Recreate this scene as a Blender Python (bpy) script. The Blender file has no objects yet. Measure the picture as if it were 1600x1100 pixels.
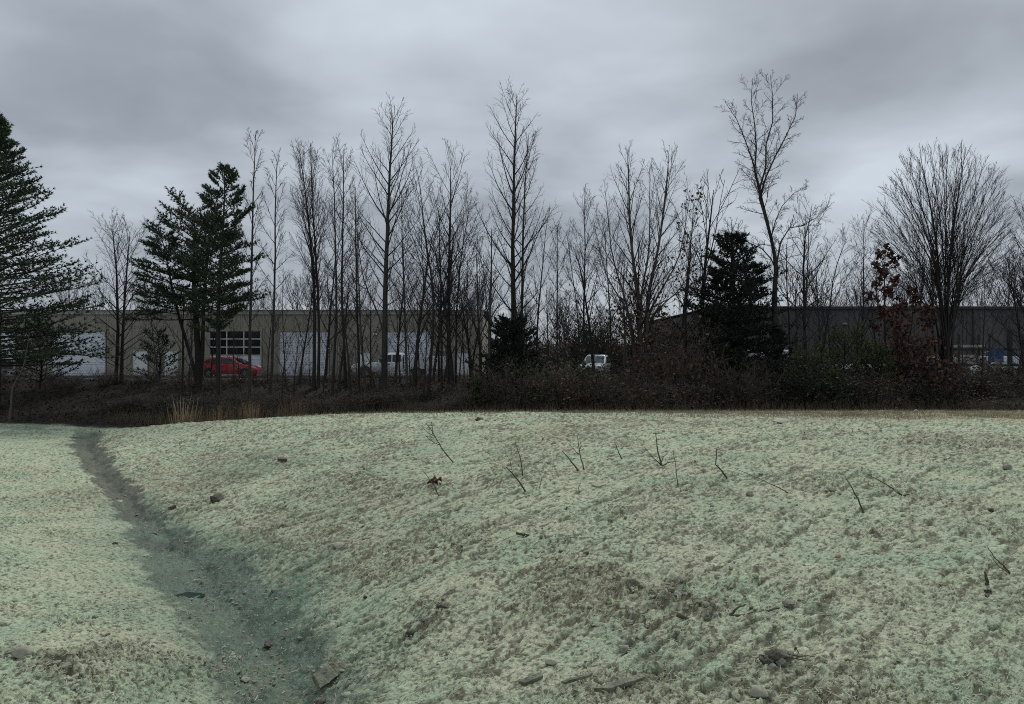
import bpy, math, random
import numpy as np
from mathutils import Vector, Matrix, Quaternion

R = math.radians
scene = bpy.context.scene
# ------------------------------------------------------------------ camera
CZ = 1.85                     # eye height above the parking lot
F = 1155.6                    # focal length in photo pixels (26 mm on 36 mm, 1600 px wide)
cam_data = bpy.data.cameras.new("camera"); cam_data.lens = 26.0; cam_data.sensor_width = 36.0
cam_data.clip_start = 0.1; cam_data.clip_end = 6000
cam = bpy.data.objects.new("camera", cam_data); scene.collection.objects.link(cam)
cam.location = (0, 0, CZ); cam.rotation_euler = (R(90), 0, 0)
scene.camera = cam
# ------------------------------------------------------------------ sky and sun
SUN_EL, SUN_AZ = 42.0, 24.0    # azimuth clockwise from +Y (the way the camera looks)
world = bpy.data.worlds.new("World"); scene.world = world; world.use_nodes = True
wn, wl = world.node_tree.nodes, world.node_tree.links
wn.clear()
def N(nodes, t, **kw):
    n = nodes.new(t)
    for k, v in kw.items():
        if k == 'inp':
            for kk, vv in v.items(): n.inputs[kk].default_value = vv
        else: setattr(n, k, v)
    return n
w_out = N(wn, 'ShaderNodeOutputWorld'); w_bg = N(wn, 'ShaderNodeBackground'); w_bg.inputs['Strength'].default_value = 0.1
w_sky = N(wn, 'ShaderNodeTexSky', sky_type='NISHITA', sun_disc=False, sun_elevation=R(SUN_EL), sun_rotation=R(SUN_AZ))
w_tc = N(wn, 'ShaderNodeTexCoord')
w_sep = N(wn, 'ShaderNodeSeparateXYZ'); wl.new(w_tc.outputs['Generated'], w_sep.inputs[0])
def wmath(op, a, b=None, c=None, clamp=False):
    n = N(wn, 'ShaderNodeMath', operation=op, use_clamp=clamp)
    for i, v in enumerate((a, b, c)):
        if v is None: continue
        if isinstance(v, (int, float)): n.inputs[i].default_value = v
        else: wl.new(v, n.inputs[i])
    return n.outputs[0]
zc = wmath('ADD', wmath('ABSOLUTE', w_sep.outputs[2]), 0.16)
cu = wmath('DIVIDE', w_sep.outputs[0], zc); cv = wmath('DIVIDE', w_sep.outputs[1], zc)
w_cmb = N(wn, 'ShaderNodeCombineXYZ'); wl.new(cu, w_cmb.inputs[0]); wl.new(cv, w_cmb.inputs[1])
def wnoise(scale, detail, off, rough=0.5, dist=0.0):
    m = N(wn, 'ShaderNodeVectorMath', operation='ADD'); wl.new(w_cmb.outputs[0], m.inputs[0]); m.inputs[1].default_value = off
    n = N(wn, 'ShaderNodeTexNoise', noise_dimensions='3D')
    n.inputs['Scale'].default_value = scale; n.inputs['Detail'].default_value = detail
    n.inputs['Roughness'].default_value = rough; n.inputs['Distortion'].default_value = dist
    wl.new(m.outputs[0], n.inputs['Vector']); return n.outputs['Fac']
na = wnoise(0.55, 3.0, (3.1, 7.7, 0.0), 0.45, 0.3)
nb = wnoise(1.7, 4.0, (11.4, 2.2, 5.0), 0.5, 0.2)
# broad banks of cloud where the photograph has them: (photo x, y, radius, lift)
def lump(px, py, rad, amt):
    d = Vector((px - 800, F, 550 - py)).normalized()
    n = N(wn, 'ShaderNodeVectorMath', operation='DISTANCE'); wl.new(w_tc.outputs['Generated'], n.inputs[0]); n.inputs[1].default_value = d
    q = wmath('DIVIDE', n.outputs['Value'], rad); q = wmath('MULTIPLY', q, q); q = wmath('MULTIPLY', q, -1.0)
    return wmath('MULTIPLY', wmath('EXPONENT', q), amt)
lumps = [lump(250, 130, .17, -.20), lump(70, 190, .12, -.10), lump(640, 70, .20, .16), lump(1290, 170, .20, -.24), lump(1480, 120, .15, -.12),
         lump(1340, 275, .07, .26), lump(1440, 245, .08, .20), lump(1560, 190, .08, .12), lump(820, 200, .16, -.06), lump(1040, 60, .15, .08), lump(1200, 310, .12, .14),
         lump(60, 20, .15, .06)]
acc = wmath('ADD', wmath('MULTIPLY_ADD', na, 1.1, 0.02), wmath('MULTIPLY_ADD', nb, 0.9, -0.40))
for l_ in lumps: acc = wmath('ADD', acc, l_)
w_ramp = N(wn, 'ShaderNodeValToRGB'); wl.new(acc, w_ramp.inputs[0])
cr = w_ramp.color_ramp; cr.elements[0].position = 0.12; cr.elements[0].color = (.200, .218, .253, 1)
cr.elements[1].position = 0.92; cr.elements[1].color = (.57, .63, .695, 1)
e = cr.elements.new(0.5); e.color = (.322, .357, .404, 1)
# overcast gradient (a little brighter towards the zenith), scaled for strength 0.1
grad = wmath('MULTIPLY_ADD', wmath('MAXIMUM', wmath('SUBTRACT', w_sep.outputs[2], 0.35), 0.0), 8.0, 9.0)
w_mul = N(wn, 'ShaderNodeVectorMath', operation='SCALE'); wl.new(w_ramp.outputs[0], w_mul.inputs[0]); wl.new(grad, w_mul.inputs['Scale'])
w_mix = N(wn, 'ShaderNodeMix', data_type='RGBA'); w_mix.inputs[0].default_value = 0.96
wl.new(w_sky.outputs[0], w_mix.inputs[6]); wl.new(w_mul.outputs[0], w_mix.inputs[7])
wl.new(w_mix.outputs[2], w_bg.inputs['Color']); wl.new(w_bg.outputs[0], w_out.inputs[0])

sun_d = bpy.data.lights.new("sun", 'SUN'); sun_d.energy = 1.5; sun_d.angle = R(10); sun_d.color = (1.0, 0.96, 0.87)
sun = bpy.data.objects.new("sun", sun_d); scene.collection.objects.link(sun)
to_sun = Vector((math.sin(R(SUN_AZ)) * math.cos(R(SUN_EL)), math.cos(R(SUN_AZ)) * math.cos(R(SUN_EL)), math.sin(R(SUN_EL))))
sun.rotation_euler = to_sun.to_track_quat('Z', 'Y').to_euler(); sun.location = (0, 30, 60)
scene.view_settings.view_transform = 'Standard'; scene.view_settings.look = 'None'
scene.view_settings.exposure = 0.22; scene.view_settings.gamma = 1.0; scene.view_settings.use_curve_mapping = False
scene.render.engine = 'CYCLES'
scene.cycles.use_denoising = False
scene.cycles.pixel_filter_type = 'BLACKMAN_HARRIS'; scene.cycles.filter_width = 1.0
scene.cycles.max_bounces = 5; scene.cycles.diffuse_bounces = 2; scene.cycles.glossy_bounces = 2; scene.cycles.transmission_bounces = 3

# ------------------------------------------------------------------ helpers
col = scene.collection
def tag(o, label=None, cat=None, group=None, kind=None):
    if label: o['label'] = label
    if cat: o['category'] = cat
    if group: o['group'] = group
    if kind: o['kind'] = kind
    return o
def empty(name, loc, label=None, cat=None, group=None, rz=0.0):
    o = bpy.data.objects.new(name, None); col.objects.link(o); o.location = loc; o.rotation_euler = (0, 0, rz)
    o.empty_display_size = 0.2
    return tag(o, label, cat, group)
class MB:
    def __init__(s): s.v = []; s.f = []
    def box(s, x0, x1, y0, y1, z0, z1):
        b = len(s.v)
        s.v += [(x0,y0,z0),(x1,y0,z0),(x1,y1,z0),(x0,y1,z0),(x0,y0,z1),(x1,y0,z1),(x1,y1,z1),(x0,y1,z1)]
        s.f += [(b,b+3,b+2,b+1),(b+4,b+5,b+6,b+7),(b,b+1,b+5,b+4),(b+1,b+2,b+6,b+5),(b+2,b+3,b+7,b+6),(b+3,b,b+4,b+7)]
        return s
    def bar(s, p, q, w, h=None, up=(0, 0, 1)):
        p, q = Vector(p), Vector(q); d = (q - p).normalized(); h = h or w
        a = d.cross(Vector(up))
        if a.length < 1e-3: a = d.cross(Vector((0, 1, 0)))
        a.normalize(); c = a.cross(d); b = len(s.v)
        for r in (p, q):
            for i, j in ((-1,-1),(1,-1),(1,1),(-1,1)): s.v.append(tuple(r + a*(i*w/2) + c*(j*h/2)))
        s.f += [(b,b+1,b+2,b+3),(b+7,b+6,b+5,b+4)] + [(b+i, b+4+i, b+4+(i+1)%4, b+(i+1)%4) for i in range(4)]
        return s
    def tube(s, pts, rad, sides=4, cap=False):
        n = len(pts); b = len(s.v); ref = None
        v = s.v; f = s.f
        for i in range(n):
            d = (pts[min(i+1, n-1)] - pts[max(i-1, 0)])
            if d.length < 1e-9: d = Vector((0, 0, 1))
            d.normalize()
            if ref is None:
                ref = d.cross(Vector((0.3, 0.9, 0.1)));
                if ref.length < 1e-2: ref = d.cross(Vector((1, 0, 0)))
            a = (ref - d * ref.dot(d)); a.normalize(); ref = a
            c = d.cross(a); p = pts[i]; r = rad[i]
            for k in range(sides):
                an = 6.2832 * k / sides; ca, sa = math.cos(an) * r, math.sin(an) * r
                v.append((p.x + a.x*ca + c.x*sa, p.y + a.y*ca + c.y*sa, p.z + a.z*ca + c.z*sa))
        for i in range(n - 1):
            o = b + i * sides
            for k in range(sides):
                k2 = (k + 1) % sides
                f.append((o+k, o+k2, o+sides+k2, o+sides+k))
        if cap:
            f.append(tuple(b + k for k in range(sides))[::-1]); f.append(tuple(b + (n-1)*sides + k for k in range(sides)))
        return s
    def poly(s, pts):
        b = len(s.v); s.v += [tuple(p) for p in pts]; s.f.append(tuple(range(b, b + len(pts)))); return s
    def prism(s, pts, d):        # polygon pushed along vector d
        b = len(s.v); n = len(pts); d = Vector(d)
        s.v += [tuple(Vector(p)) for p in pts] + [tuple(Vector(p) + d) for p in pts]
        s.f.append(tuple(range(b, b+n))); s.f.append(tuple(range(b+2*n-1, b+n-1, -1)))
        s.f += [(b+i, b+n+i, b+n+(i+1)%n, b+(i+1)%n) for i in range(n)]; return s
    def mesh(s, name, mat, smooth=False):
        m = bpy.data.meshes.new(name); m.from_pydata(s.v, [], s.f); m.materials.append(mat)
        if smooth: m.polygons.foreach_set('use_smooth', [True] * len(m.polygons))
        m.update(); return m
    def build(s, name, mat, parent=None, loc=None, smooth=False, recalc=False):
        m = s.mesh(name, mat, smooth)
        if recalc:
            import bmesh
            bm = bmesh.new(); bm.from_mesh(m); bmesh.ops.recalc_face_normals(bm, faces=bm.faces); bm.to_mesh(m); bm.free()
        o = bpy.data.objects.new(name, m); col.objects.link(o)
        if parent: o.parent = parent
        if loc is not None: o.location = loc
        return o
def inst(name, mesh, parent=None, loc=(0, 0, 0), rot=(0, 0, 0), sc=(1, 1, 1)):
    o = bpy.data.objects.new(name, mesh); col.objects.link(o); o.parent = parent
    o.location = loc; o.rotation_euler = rot; o.scale = sc; return o
def add_bevel(o, w, seg=2):
    m = o.modifiers.new('bevel', 'BEVEL'); m.width = w; m.segments = seg; m.limit_method = 'ANGLE'; return o

def mat(name, c, rough=0.9, var=0.25, scale=6.0, metal=0.0, c2=None, bump=0.0, bscale=20.0, coat=0.0, spec=0.5, detail=4.0, stretch=None, trans=0.0):
    m = bpy.data.materials.new(name); m.use_nodes = True; nt = m.node_tree; n, l = nt.nodes, nt.links
    b = n['Principled BSDF']; b.inputs['Roughness'].default_value = rough; b.inputs['Metallic'].default_value = metal
    b.inputs['Specular IOR Level'].default_value = spec; b.inputs['Coat Weight'].default_value = coat
    tc = n.new('ShaderNodeTexCoord'); src = tc.outputs['Object']
    if stretch:
        mp = n.new('ShaderNodeMapping'); mp.inputs['Scale'].default_value = stretch; l.new(src, mp.inputs['Vector']); src = mp.outputs[0]
    tx = n.new('ShaderNodeTexNoise'); tx.inputs['Scale'].default_value = scale; tx.inputs['Detail'].default_value = detail; tx.inputs['Roughness'].default_value = .62
    l.new(src, tx.inputs['Vector'])
    mr = n.new('ShaderNodeMapRange'); mr.inputs['From Min'].default_value = .3; mr.inputs['From Max'].default_value = .7; l.new(tx.outputs['Fac'], mr.inputs['Value'])
    mx = n.new('ShaderNodeMix'); mx.data_type = 'RGBA'; l.new(mr.outputs[0], mx.inputs[0])
    a = tuple(x * (1 - var) for x in c); d = c2 if c2 else tuple(min(1, x * (1 + var)) for x in c)
    mx.inputs[6].default_value = (*a, 1); mx.inputs[7].default_value = (*d, 1)
    l.new(mx.outputs[2], b.inputs['Base Color'])
    if bump:
        t2 = n.new('ShaderNodeTexNoise'); t2.inputs['Scale'].default_value = bscale; t2.inputs['Detail'].default_value = 6; l.new(src, t2.inputs['Vector'])
        bp = n.new('ShaderNodeBump'); bp.inputs['Strength'].default_value = bump; bp.inputs['Distance'].default_value = .03
        l.new(t2.outputs['Fac'], bp.inputs['Height']); l.new(bp.outputs[0], b.inputs['Normal'])
    return m
M = dict(
    bark=mat('bark', (.026, .022, .020), var=.35, scale=9, stretch=(1, 1, .25), bump=.5, bscale=14),
    bark_grey=mat('bark_grey', (.042, .038, .034), var=.3, scale=9, stretch=(1, 1, .3), bump=.4, bscale=14),
    bark_dull=mat('bark_dull', (.085, .075, .065), var=.3, scale=8),
    bark_pale=mat('bark_pale', (.17, .15, .13), var=.3, scale=8),
    twig=mat('twig', (.026, .022, .021), var=.3, scale=3),
    twig_brown=mat('twig_brown', (.085, .066, .050), var=.3, scale=3),
    twig_far=mat('twig_far', (.06, .055, .062), var=.2, scale=1),
    twig_far2=mat('twig_far_dark', (.045, .042, .042), var=.3, scale=.6),
    needle=mat('needle', (.026, .050, .026), var=.4, scale=1.3, c2=(.062, .098, .042), rough=.7),
    needle_dark=mat('needle_dark', (.012, .021, .014), var=.4, scale=1.4, c2=(.024, .036, .02), rough=.8),
    needle_olive=mat('needle_olive', (.055, .080, .026), var=.45, scale=1.1, c2=(.10, .125, .04), rough=.8),
    leaf_red=mat('leaf_red', (.062, .026, .018), var=.5, scale=2.5, c2=(.13, .055, .034), rough=.8),
    leaf_brown=mat('leaf_brown', (.085, .045, .028), var=.45, scale=2.5, c2=(.16, .09, .055), rough=.85),
    leaf_dull=mat('leaf_dull', (.035, .038, .02), var=.45, scale=2.0, c2=(.06, .055, .03), rough=.85),
    straw=mat('straw', (.42, .31, .18), var=.3, scale=2.0, c2=(.58, .45, .28), rough=.85),
    straw_dark=mat('straw_dark', (.24, .155, .085), var=.4, scale=2.0, rough=.9),
    wall_tan=mat('wall_tan', (.29, .265, .215), var=.10, scale=.6, rough=.6, spec=.3),
    wall_dark=mat('wall_dark', (.085, .081, .078), var=.14, scale=.7, rough=.7, spec=.25),
    trim_tan=mat('trim_tan', (.30, .28, .23), var=.08, rough=.5), trim_white=mat('trim_white', (.62, .62, .60), var=.05, rough=.5),
    trim_dark=mat('trim_dark', (.035, .033, .03), var=.1, rough=.6), roof=mat('roof_metal', (.22, .21, .19), var=.1, rough=.5),
    door_white=mat('door_white', (.70, .73, .78), var=.07, scale=1.2, rough=.5), man_door=mat('man_door', (.76, .77, .76), var=.05, rough=.5),
    glass=mat('dark_glass', (.012, .015, .015), var=.1, rough=.08), glass_green=mat('vehicle_glass', (.035, .05, .05), var=.1, rough=.06),
    red=mat('red_paint', (.42, .018, .03), var=.06, rough=.28, coat=.6), white=mat('white_paint', (.66, .68, .70), var=.05, rough=.32, coat=.5),
    black=mat('black_paint', (.012, .012, .013), var=.1, rough=.35, coat=.4), rubber=mat('rubber', (.014, .014, .014), rough=.9),
    chrome=mat('rim_metal', (.35, .35, .36), var=.05, rough=.3, metal=.9), lamp=mat('lamp_lens', (.75, .75, .72), var=.05, rough=.15),
    tail=mat('tail_lens', (.45, .01, .02), var=.05, rough=.2), steel=mat('painted_steel', (.022, .022, .024), var=.2, rough=.6),
    blue=mat('blue_sheet', (.03, .065, .16), var=.15, rough=.6), concrete=mat('concrete', (.26, .25, .23), var=.15, scale=8, bump=.3),
    yellow=mat('yellow_paint', (.42, .30, .09), var=.2, scale=8), wood=mat('weathered_wood', (.30, .27, .21), var=.3, scale=12, stretch=(1, .2, 1), bump=.4),
    mulched_wood=mat('mulched_wood', (.10, .10, .07), var=.4, scale=18, c2=(.24, .26, .18), bump=.9, bscale=40),
    lumber=mat('pale_lumber', (.42, .38, .33), var=.25, scale=4), stick=mat('stick_bark', (.085, .070, .045), var=.35, scale=15),
    stone=mat('stone', (.27, .26, .20), var=.25, scale=9, bump=.6, bscale=25), stone_pale=mat('stone_pale', (.37, .37, .29), var=.2, scale=9, bump=.6, bscale=25),
    stone_ochre=mat('stone_ochre', (.42, .34, .19), var=.2, scale=9, bump=.5), brick=mat('brick_clay', (.12, .085, .062), var=.25, scale=12, bump=.5),
    clod=mat('soil_clod', (.15, .118, .088), var=.4, scale=14, c2=(.33, .34, .27), bump=.8, bscale=30),
    clod_dark=mat('dark_clod', (.055, .045, .034), var=.45, scale=14, c2=(.17, .16, .125), bump=.8, bscale=30),
    clod_red=mat('red_clod', (.12, .075, .050), var=.35, scale=14, bump=.8, bscale=30),
)

# ------------------------------------------------------------------ numpy gradient noise
_rng = np.random.default_rng(7)
_perm = np.concatenate([_rng.permutation(512)] * 2)
_gr = _rng.normal(size=(512, 2)); _gr /= np.linalg.norm(_gr, axis=1)[:, None]
def pn(x, y, s=1.0, o=0.0):
    x = x * s + o * 17.31; y = y * s + o * 9.77
    xi = np.floor(x).astype(np.int64); yi = np.floor(y).astype(np.int64); xf = x - xi; yf = y - yi
    u = xf*xf*xf*(xf*(xf*6-15)+10); v = yf*yf*yf*(yf*(yf*6-15)+10)
    def g(a, b, fx, fy):
        h = _perm[_perm[a & 511] + (b & 511)]; q = _gr[h]; return q[..., 0]*fx + q[..., 1]*fy
    a = g(xi, yi, xf, yf); b = g(xi+1, yi, xf-1, yf); c = g(xi, yi+1, xf, yf-1); d = g(xi+1, yi+1, xf-1, yf-1)
    return ((a + u*(b-a)) * (1-v) + (c + u*(d-c)) * v) * 1.5
def fbm(x, y, s, oct=4, o=0.0, g=.5):
    r = 0; a = 1; t = 0
    for i in range(oct): r = r + a*pn(x, y, s*2**i, o+i*1.7); t += a; a *= g
    return r / t
def ss(a, b, x):
    t = np.clip((x - a) / (b - a), 0, 1); return t*t*(3-2*t)

# ------------------------------------------------------------------ terrain: control points -> thin plate surface
def P(px, py, z):             # the point of height z (relative to the eye) seen at a photo pixel
    Y = z * F / (550 - py); return ((px - 800) / F * Y, Y, z)
bed = [P(440,1100,-3.0), P(400,1020,-3.06), P(345,950,-3.12), P(292,905,-3.17), P(232,850,-3.22), P(200,800,-3.27), P(165,750,-3.37), P(150,700,-3.56), P(155,677,-3.72)]
ctrl = list(bed) + [
    P(0,1100,-2.57), P(200,1100,-2.75), P(200,1000,-2.70), P(330,1060,-2.93), P(0,950,-2.70), P(0,850,-2.78), P(130,850,-3.0), P(200,900,-3.02), P(0,720,-3.15), P(100,760,-3.22), P(90,700,-3.42), P(0,665,-3.5),
    P(-400,1100,-2.4), P(-400,800,-2.8), P(-400,680,-3.3), P(-1000,900,-2.4),
    P(520,1100,-2.92), P(600,1100,-2.82), P(800,1100,-2.65), P(1200,1100,-2.5), P(1600,1100,-2.4), P(2100,1100,-2.3),
    P(470,1000,-2.98), P(600,950,-2.75), P(800,900,-2.5), P(1200,900,-2.35), P(1600,900,-2.25), P(2100,900,-2.2),
    P(400,870,-3.05), P(500,850,-2.88), P(650,830,-2.65), P(800,800,-2.42), P(1000,800,-2.3), P(1300,800,-2.2), P(1600,800,-2.14),
    P(290,800,-3.15), P(400,780,-2.95), P(500,760,-2.76), P(700,740,-2.42), P(900,720,-2.22), P(1200,720,-2.1), P(1600,720,-2.0), P(2200,720,-2.0),
    P(240,730,-3.3), P(300,700,-3.12), P(400,690,-2.85), P(550,680,-2.52), P(700,670,-2.3), P(900,665,-2.14), P(1200,665,-2.0), P(1600,665,-1.9),
    P(205,674,-3.55), P(300,662,-3.05), P(400,655,-2.72), P(500,650,-2.42), P(650,648,-2.25), P(800,648,-2.13), P(1000,649,-2.07), P(1200,649,-2.0), P(1600,648,-1.93), P(2200,648,-1.93),
    (0, 0, -1.72), (-4, 1, -2.0), (4, 1, -1.75), (0, -6, -1.5), (-12, -4, -1.7), (14, -4, -1.5)]
for X in (-46, -36, -29, -22): ctrl += [(X, 38, -3.62), (X, 42, -3.3)]
for X, z in ((-16, -3.6), (-8, -3.2), (0, -2.9), (8, -2.85), (16, -2.8), (24, -2.75), (34, -2.7), (50, -2.7)): ctrl += [(X, 33.5 if X > -12 else 37, z), (X, 38, z - .35), (X, 43, -3.2)]
ctrl = np.array(ctrl)
def _phi(r2): return np.where(r2 > 1e-9, r2 * np.log(r2 + 1e-12), 0.0)
def _tps(c):
    A = c[:, :2]; n = len(A); r2 = ((A[:, None] - A[None]) ** 2).sum(-1)
    K = _phi(r2) + np.eye(n) * 0.4; Q = np.hstack([np.ones((n, 1)), A]); L = np.zeros((n+3, n+3))
    L[:n, :n] = K; L[:n, n:] = Q; L[n:, :n] = Q.T
    return np.linalg.solve(L, np.concatenate([c[:, 2], np.zeros(3)]))
_w = _tps(ctrl)
GX = np.arange(-70, 70.01, .3); GY = np.arange(-14, 62.01, .3)
_gx, _gy = np.meshgrid(GX, GY)
_gz = np.zeros_like(_gx)
for i in range(len(ctrl)): _gz += _w[i] * _phi((_gx - ctrl[i, 0])**2 + (_gy - ctrl[i, 1])**2)
_gz += _w[-3] + _w[-2]*_gx + _w[-1]*_gy
_gz = np.clip(_gz, -3.95, -1.4) + CZ
# beyond the swale: the wooded bank climbing to the flat lot
_b0 = 41.0 + 1.2*np.sin(_gx*.21) + .6*np.sin(_gx*.7+1); _t = ss(_b0, _b0 + 9.5, _gy)
_gz = _gz*(1-_t) + 0.0*_t
def hz(x, y):
    x = np.asarray(x, float); y = np.asarray(y, float)
    u = np.clip((x - GX[0]) / .3, 0, len(GX) - 1.001); v = np.clip((y - GY[0]) / .3, 0, len(GY) - 1.001)
    i = u.astype(int); j = v.astype(int); a = u - i; b = v - j
    z = (_gz[j, i]*(1-a) + _gz[j, i+1]*a)*(1-b) + (_gz[j+1, i]*(1-a) + _gz[j+1, i+1]*a)*b
    return np.where(y > 61.5, 0.0, z)
def gz(x, y): return float(hz(x, y))
def hit(px, py, y0=3.5, y1=44.0):     # where the ray through a photo pixel meets the ground
    ys = np.arange(y0, y1, .02); d = hz((px-800)/F*ys, ys) - (CZ + (550-py)/F*ys)
    k = np.argmax(d > 0) if (d > 0).any() else len(ys) - 1
    return Vector(((px-800)/F*ys[k], ys[k], float(hz((px-800)/F*ys[k], ys[k]))))

# masks on the ground plan ------------------------------------------------
BED = [hit(*q) for q in ((440,1098), (420,1045), (386,990), (355,940), (312,890), (252,840), (208,790), (168,748), (142,708), (134,688), (140,672))]
bedY = np.array([3.5] + [q.y for q in BED] + [44.0]); bedX = np.array([-1.0] + [q.x for q in BED] + [BED[-1].x - 1.0])
bedW = np.interp(bedY, [4, 6.5, 7.5, 9, 10.5, 12, 15, 19, 25, 40], [.32, .38, .48, .60, .60, .46, .28, .36, .42, .6])
def bed_dist(x, y):           # signed sideways distance to the centre line, in bed half widths
    cx = np.interp(y, bedY, bedX); w = np.interp(y, bedY, bedW); k = .82
    return (x - cx) * k / w
def blob(x, y, px, py, rpx, rpy, ang=0.0):  # soft patch around the ground seen at a photo pixel
    c = hit(px, py); sx = rpx / F * c.y; sy = rpy * c.y**2 / F / 2.3
    dx = x - c.x; dy = y - c.y
    if ang: dx, dy = dx*math.cos(ang)+dy*math.sin(ang), -dx*math.sin(ang)+dy*math.cos(ang)
    return np.exp(-((dx/sx)**2 + (dy/sy)**2))
CLODS = [(1040,925,95,26,1.0), (1080,975,110,30,.9), (930,900,110,34,.5), (60,1035,75,26,.9), (130,1058,60,18,.8), (250,1035,110,30,.6), (330,1030,50,22,.9), (480,985,45,30,.45), (560,735,60,16,.6), (600,700,40,9,.5),
         (650,960,60,26,.4), (1230,1060,130,40,.55), (350,783,45,8,.6), (1450,690,90,12,.35), (1560,700,60,12,.5), (1330,680,60,9,.4), (820,690,60,10,.3), (1290,770,50,12,.4), (1150,745,50,12,.35), (700,860,90,26,.35), (560,920,60,26,.3),
         (840,845,60,14,.4), (560,1060,80,30,.4), (180,685,60,6,.5), (120,780,60,14,.35), (980,1060,120,30,.35), (1060,720,60,10,.3), (660,985,50,16,.5), (470,780,80,16,.3), (1220,920,80,26,.2), (200,980,90,30,.35)]
BROWN = [(880,675,60,10,.8), (1560,690,60,12,.7), (270,760,120,20,.6), (500,800,140,26,.4), (600,860,120,30,.35), (820,700,70,12,.35), (160,760,60,26,.5), (980,665,120,6,.6), (1250,660,200,6,.5), (700,780,110,18,.35), (1450,700,130,20,.25), (930,930,180,50,.35), (330,720,90,9,.25), (420,1080,30,40,.3)]
TEAL = [(400,728,80,16,.75), (40,668,90,12,.8), (640,700,90,26,.28), (430,950,55,50,.8), (330,870,90,36,.6), (480,905,50,40,.5), (1130,780,130,22,.22), (1000,1010,130,40,.16), (640,850,90,40,.16), (380,1000,70,60,.6), (60,740,60,20,.18), (1580,940,60,50,.3), (250,840,70,30,.5), (150,690,40,12,.5), (590,760,60,20,.22), (560,970,60,40,.18), (420,840,70,30,.3)]
def ground_layers(x, y):
    z = hz(x, y)
    bd = np.abs(bed_dist(x, y)); wob = fbm(x, y, 1.1, 3, 3.3)
    inbed = 1 - ss(.86, 1.28, bd + .70*wob + .55*fbm(x, y, 4.0, 4, 13.3))
    inbed = inbed * (1 - ss(33, 37, y))
    cl = np.zeros_like(x); br = np.zeros_like(x); te = np.zeros_like(x)
    for a in CLODS: cl += a[4] * blob(x, y, *a[:4])
    for a in BROWN: br += a[4] * blob(x, y, *a[:4])
    for a in TEAL: te += a[4] * blob(x, y, *a[:4])
    cl = cl*ss(-.35, .30, fbm(x, y, 1.9, 3, 44.0)); te = te*ss(-.6, .3, fbm(x, y, .8, 3, 45.0))
    brow = np.interp(x, [-30, -20, -13, -8, -3, 0, 5, 10, 17, 40], [36.5, 35.5, 32.8, 29.6, 27.3, 26.2, 25.0, 23.2, 22.3, 22.3])
    edge = ss(-.5, .7, y - brow + 1.1*fbm(x, y, .5, 4, 8.0))     # past the brow: no mulch
    edge = np.where(x < -12.5, ss(-.6, .6, y - 36.2 + .8*fbm(x, y, .5, 4, 8.0)), edge)
    # on the right the brow carries a strip of dead turf
    gstrip = ss(1, 12, x) * ss(-3.6, -1.0, y - brow + 1.6*fbm(x, y, .7, 4, 2.0)) * (1 - ss(5, 8, y - brow))
    lot = ss(49.5, 51, y)
    return z, inbed, np.clip(cl, 0, 1.3), np.clip(br, 0, 1), np.clip(te, 0, 1), edge, gstrip, lot, wob
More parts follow.
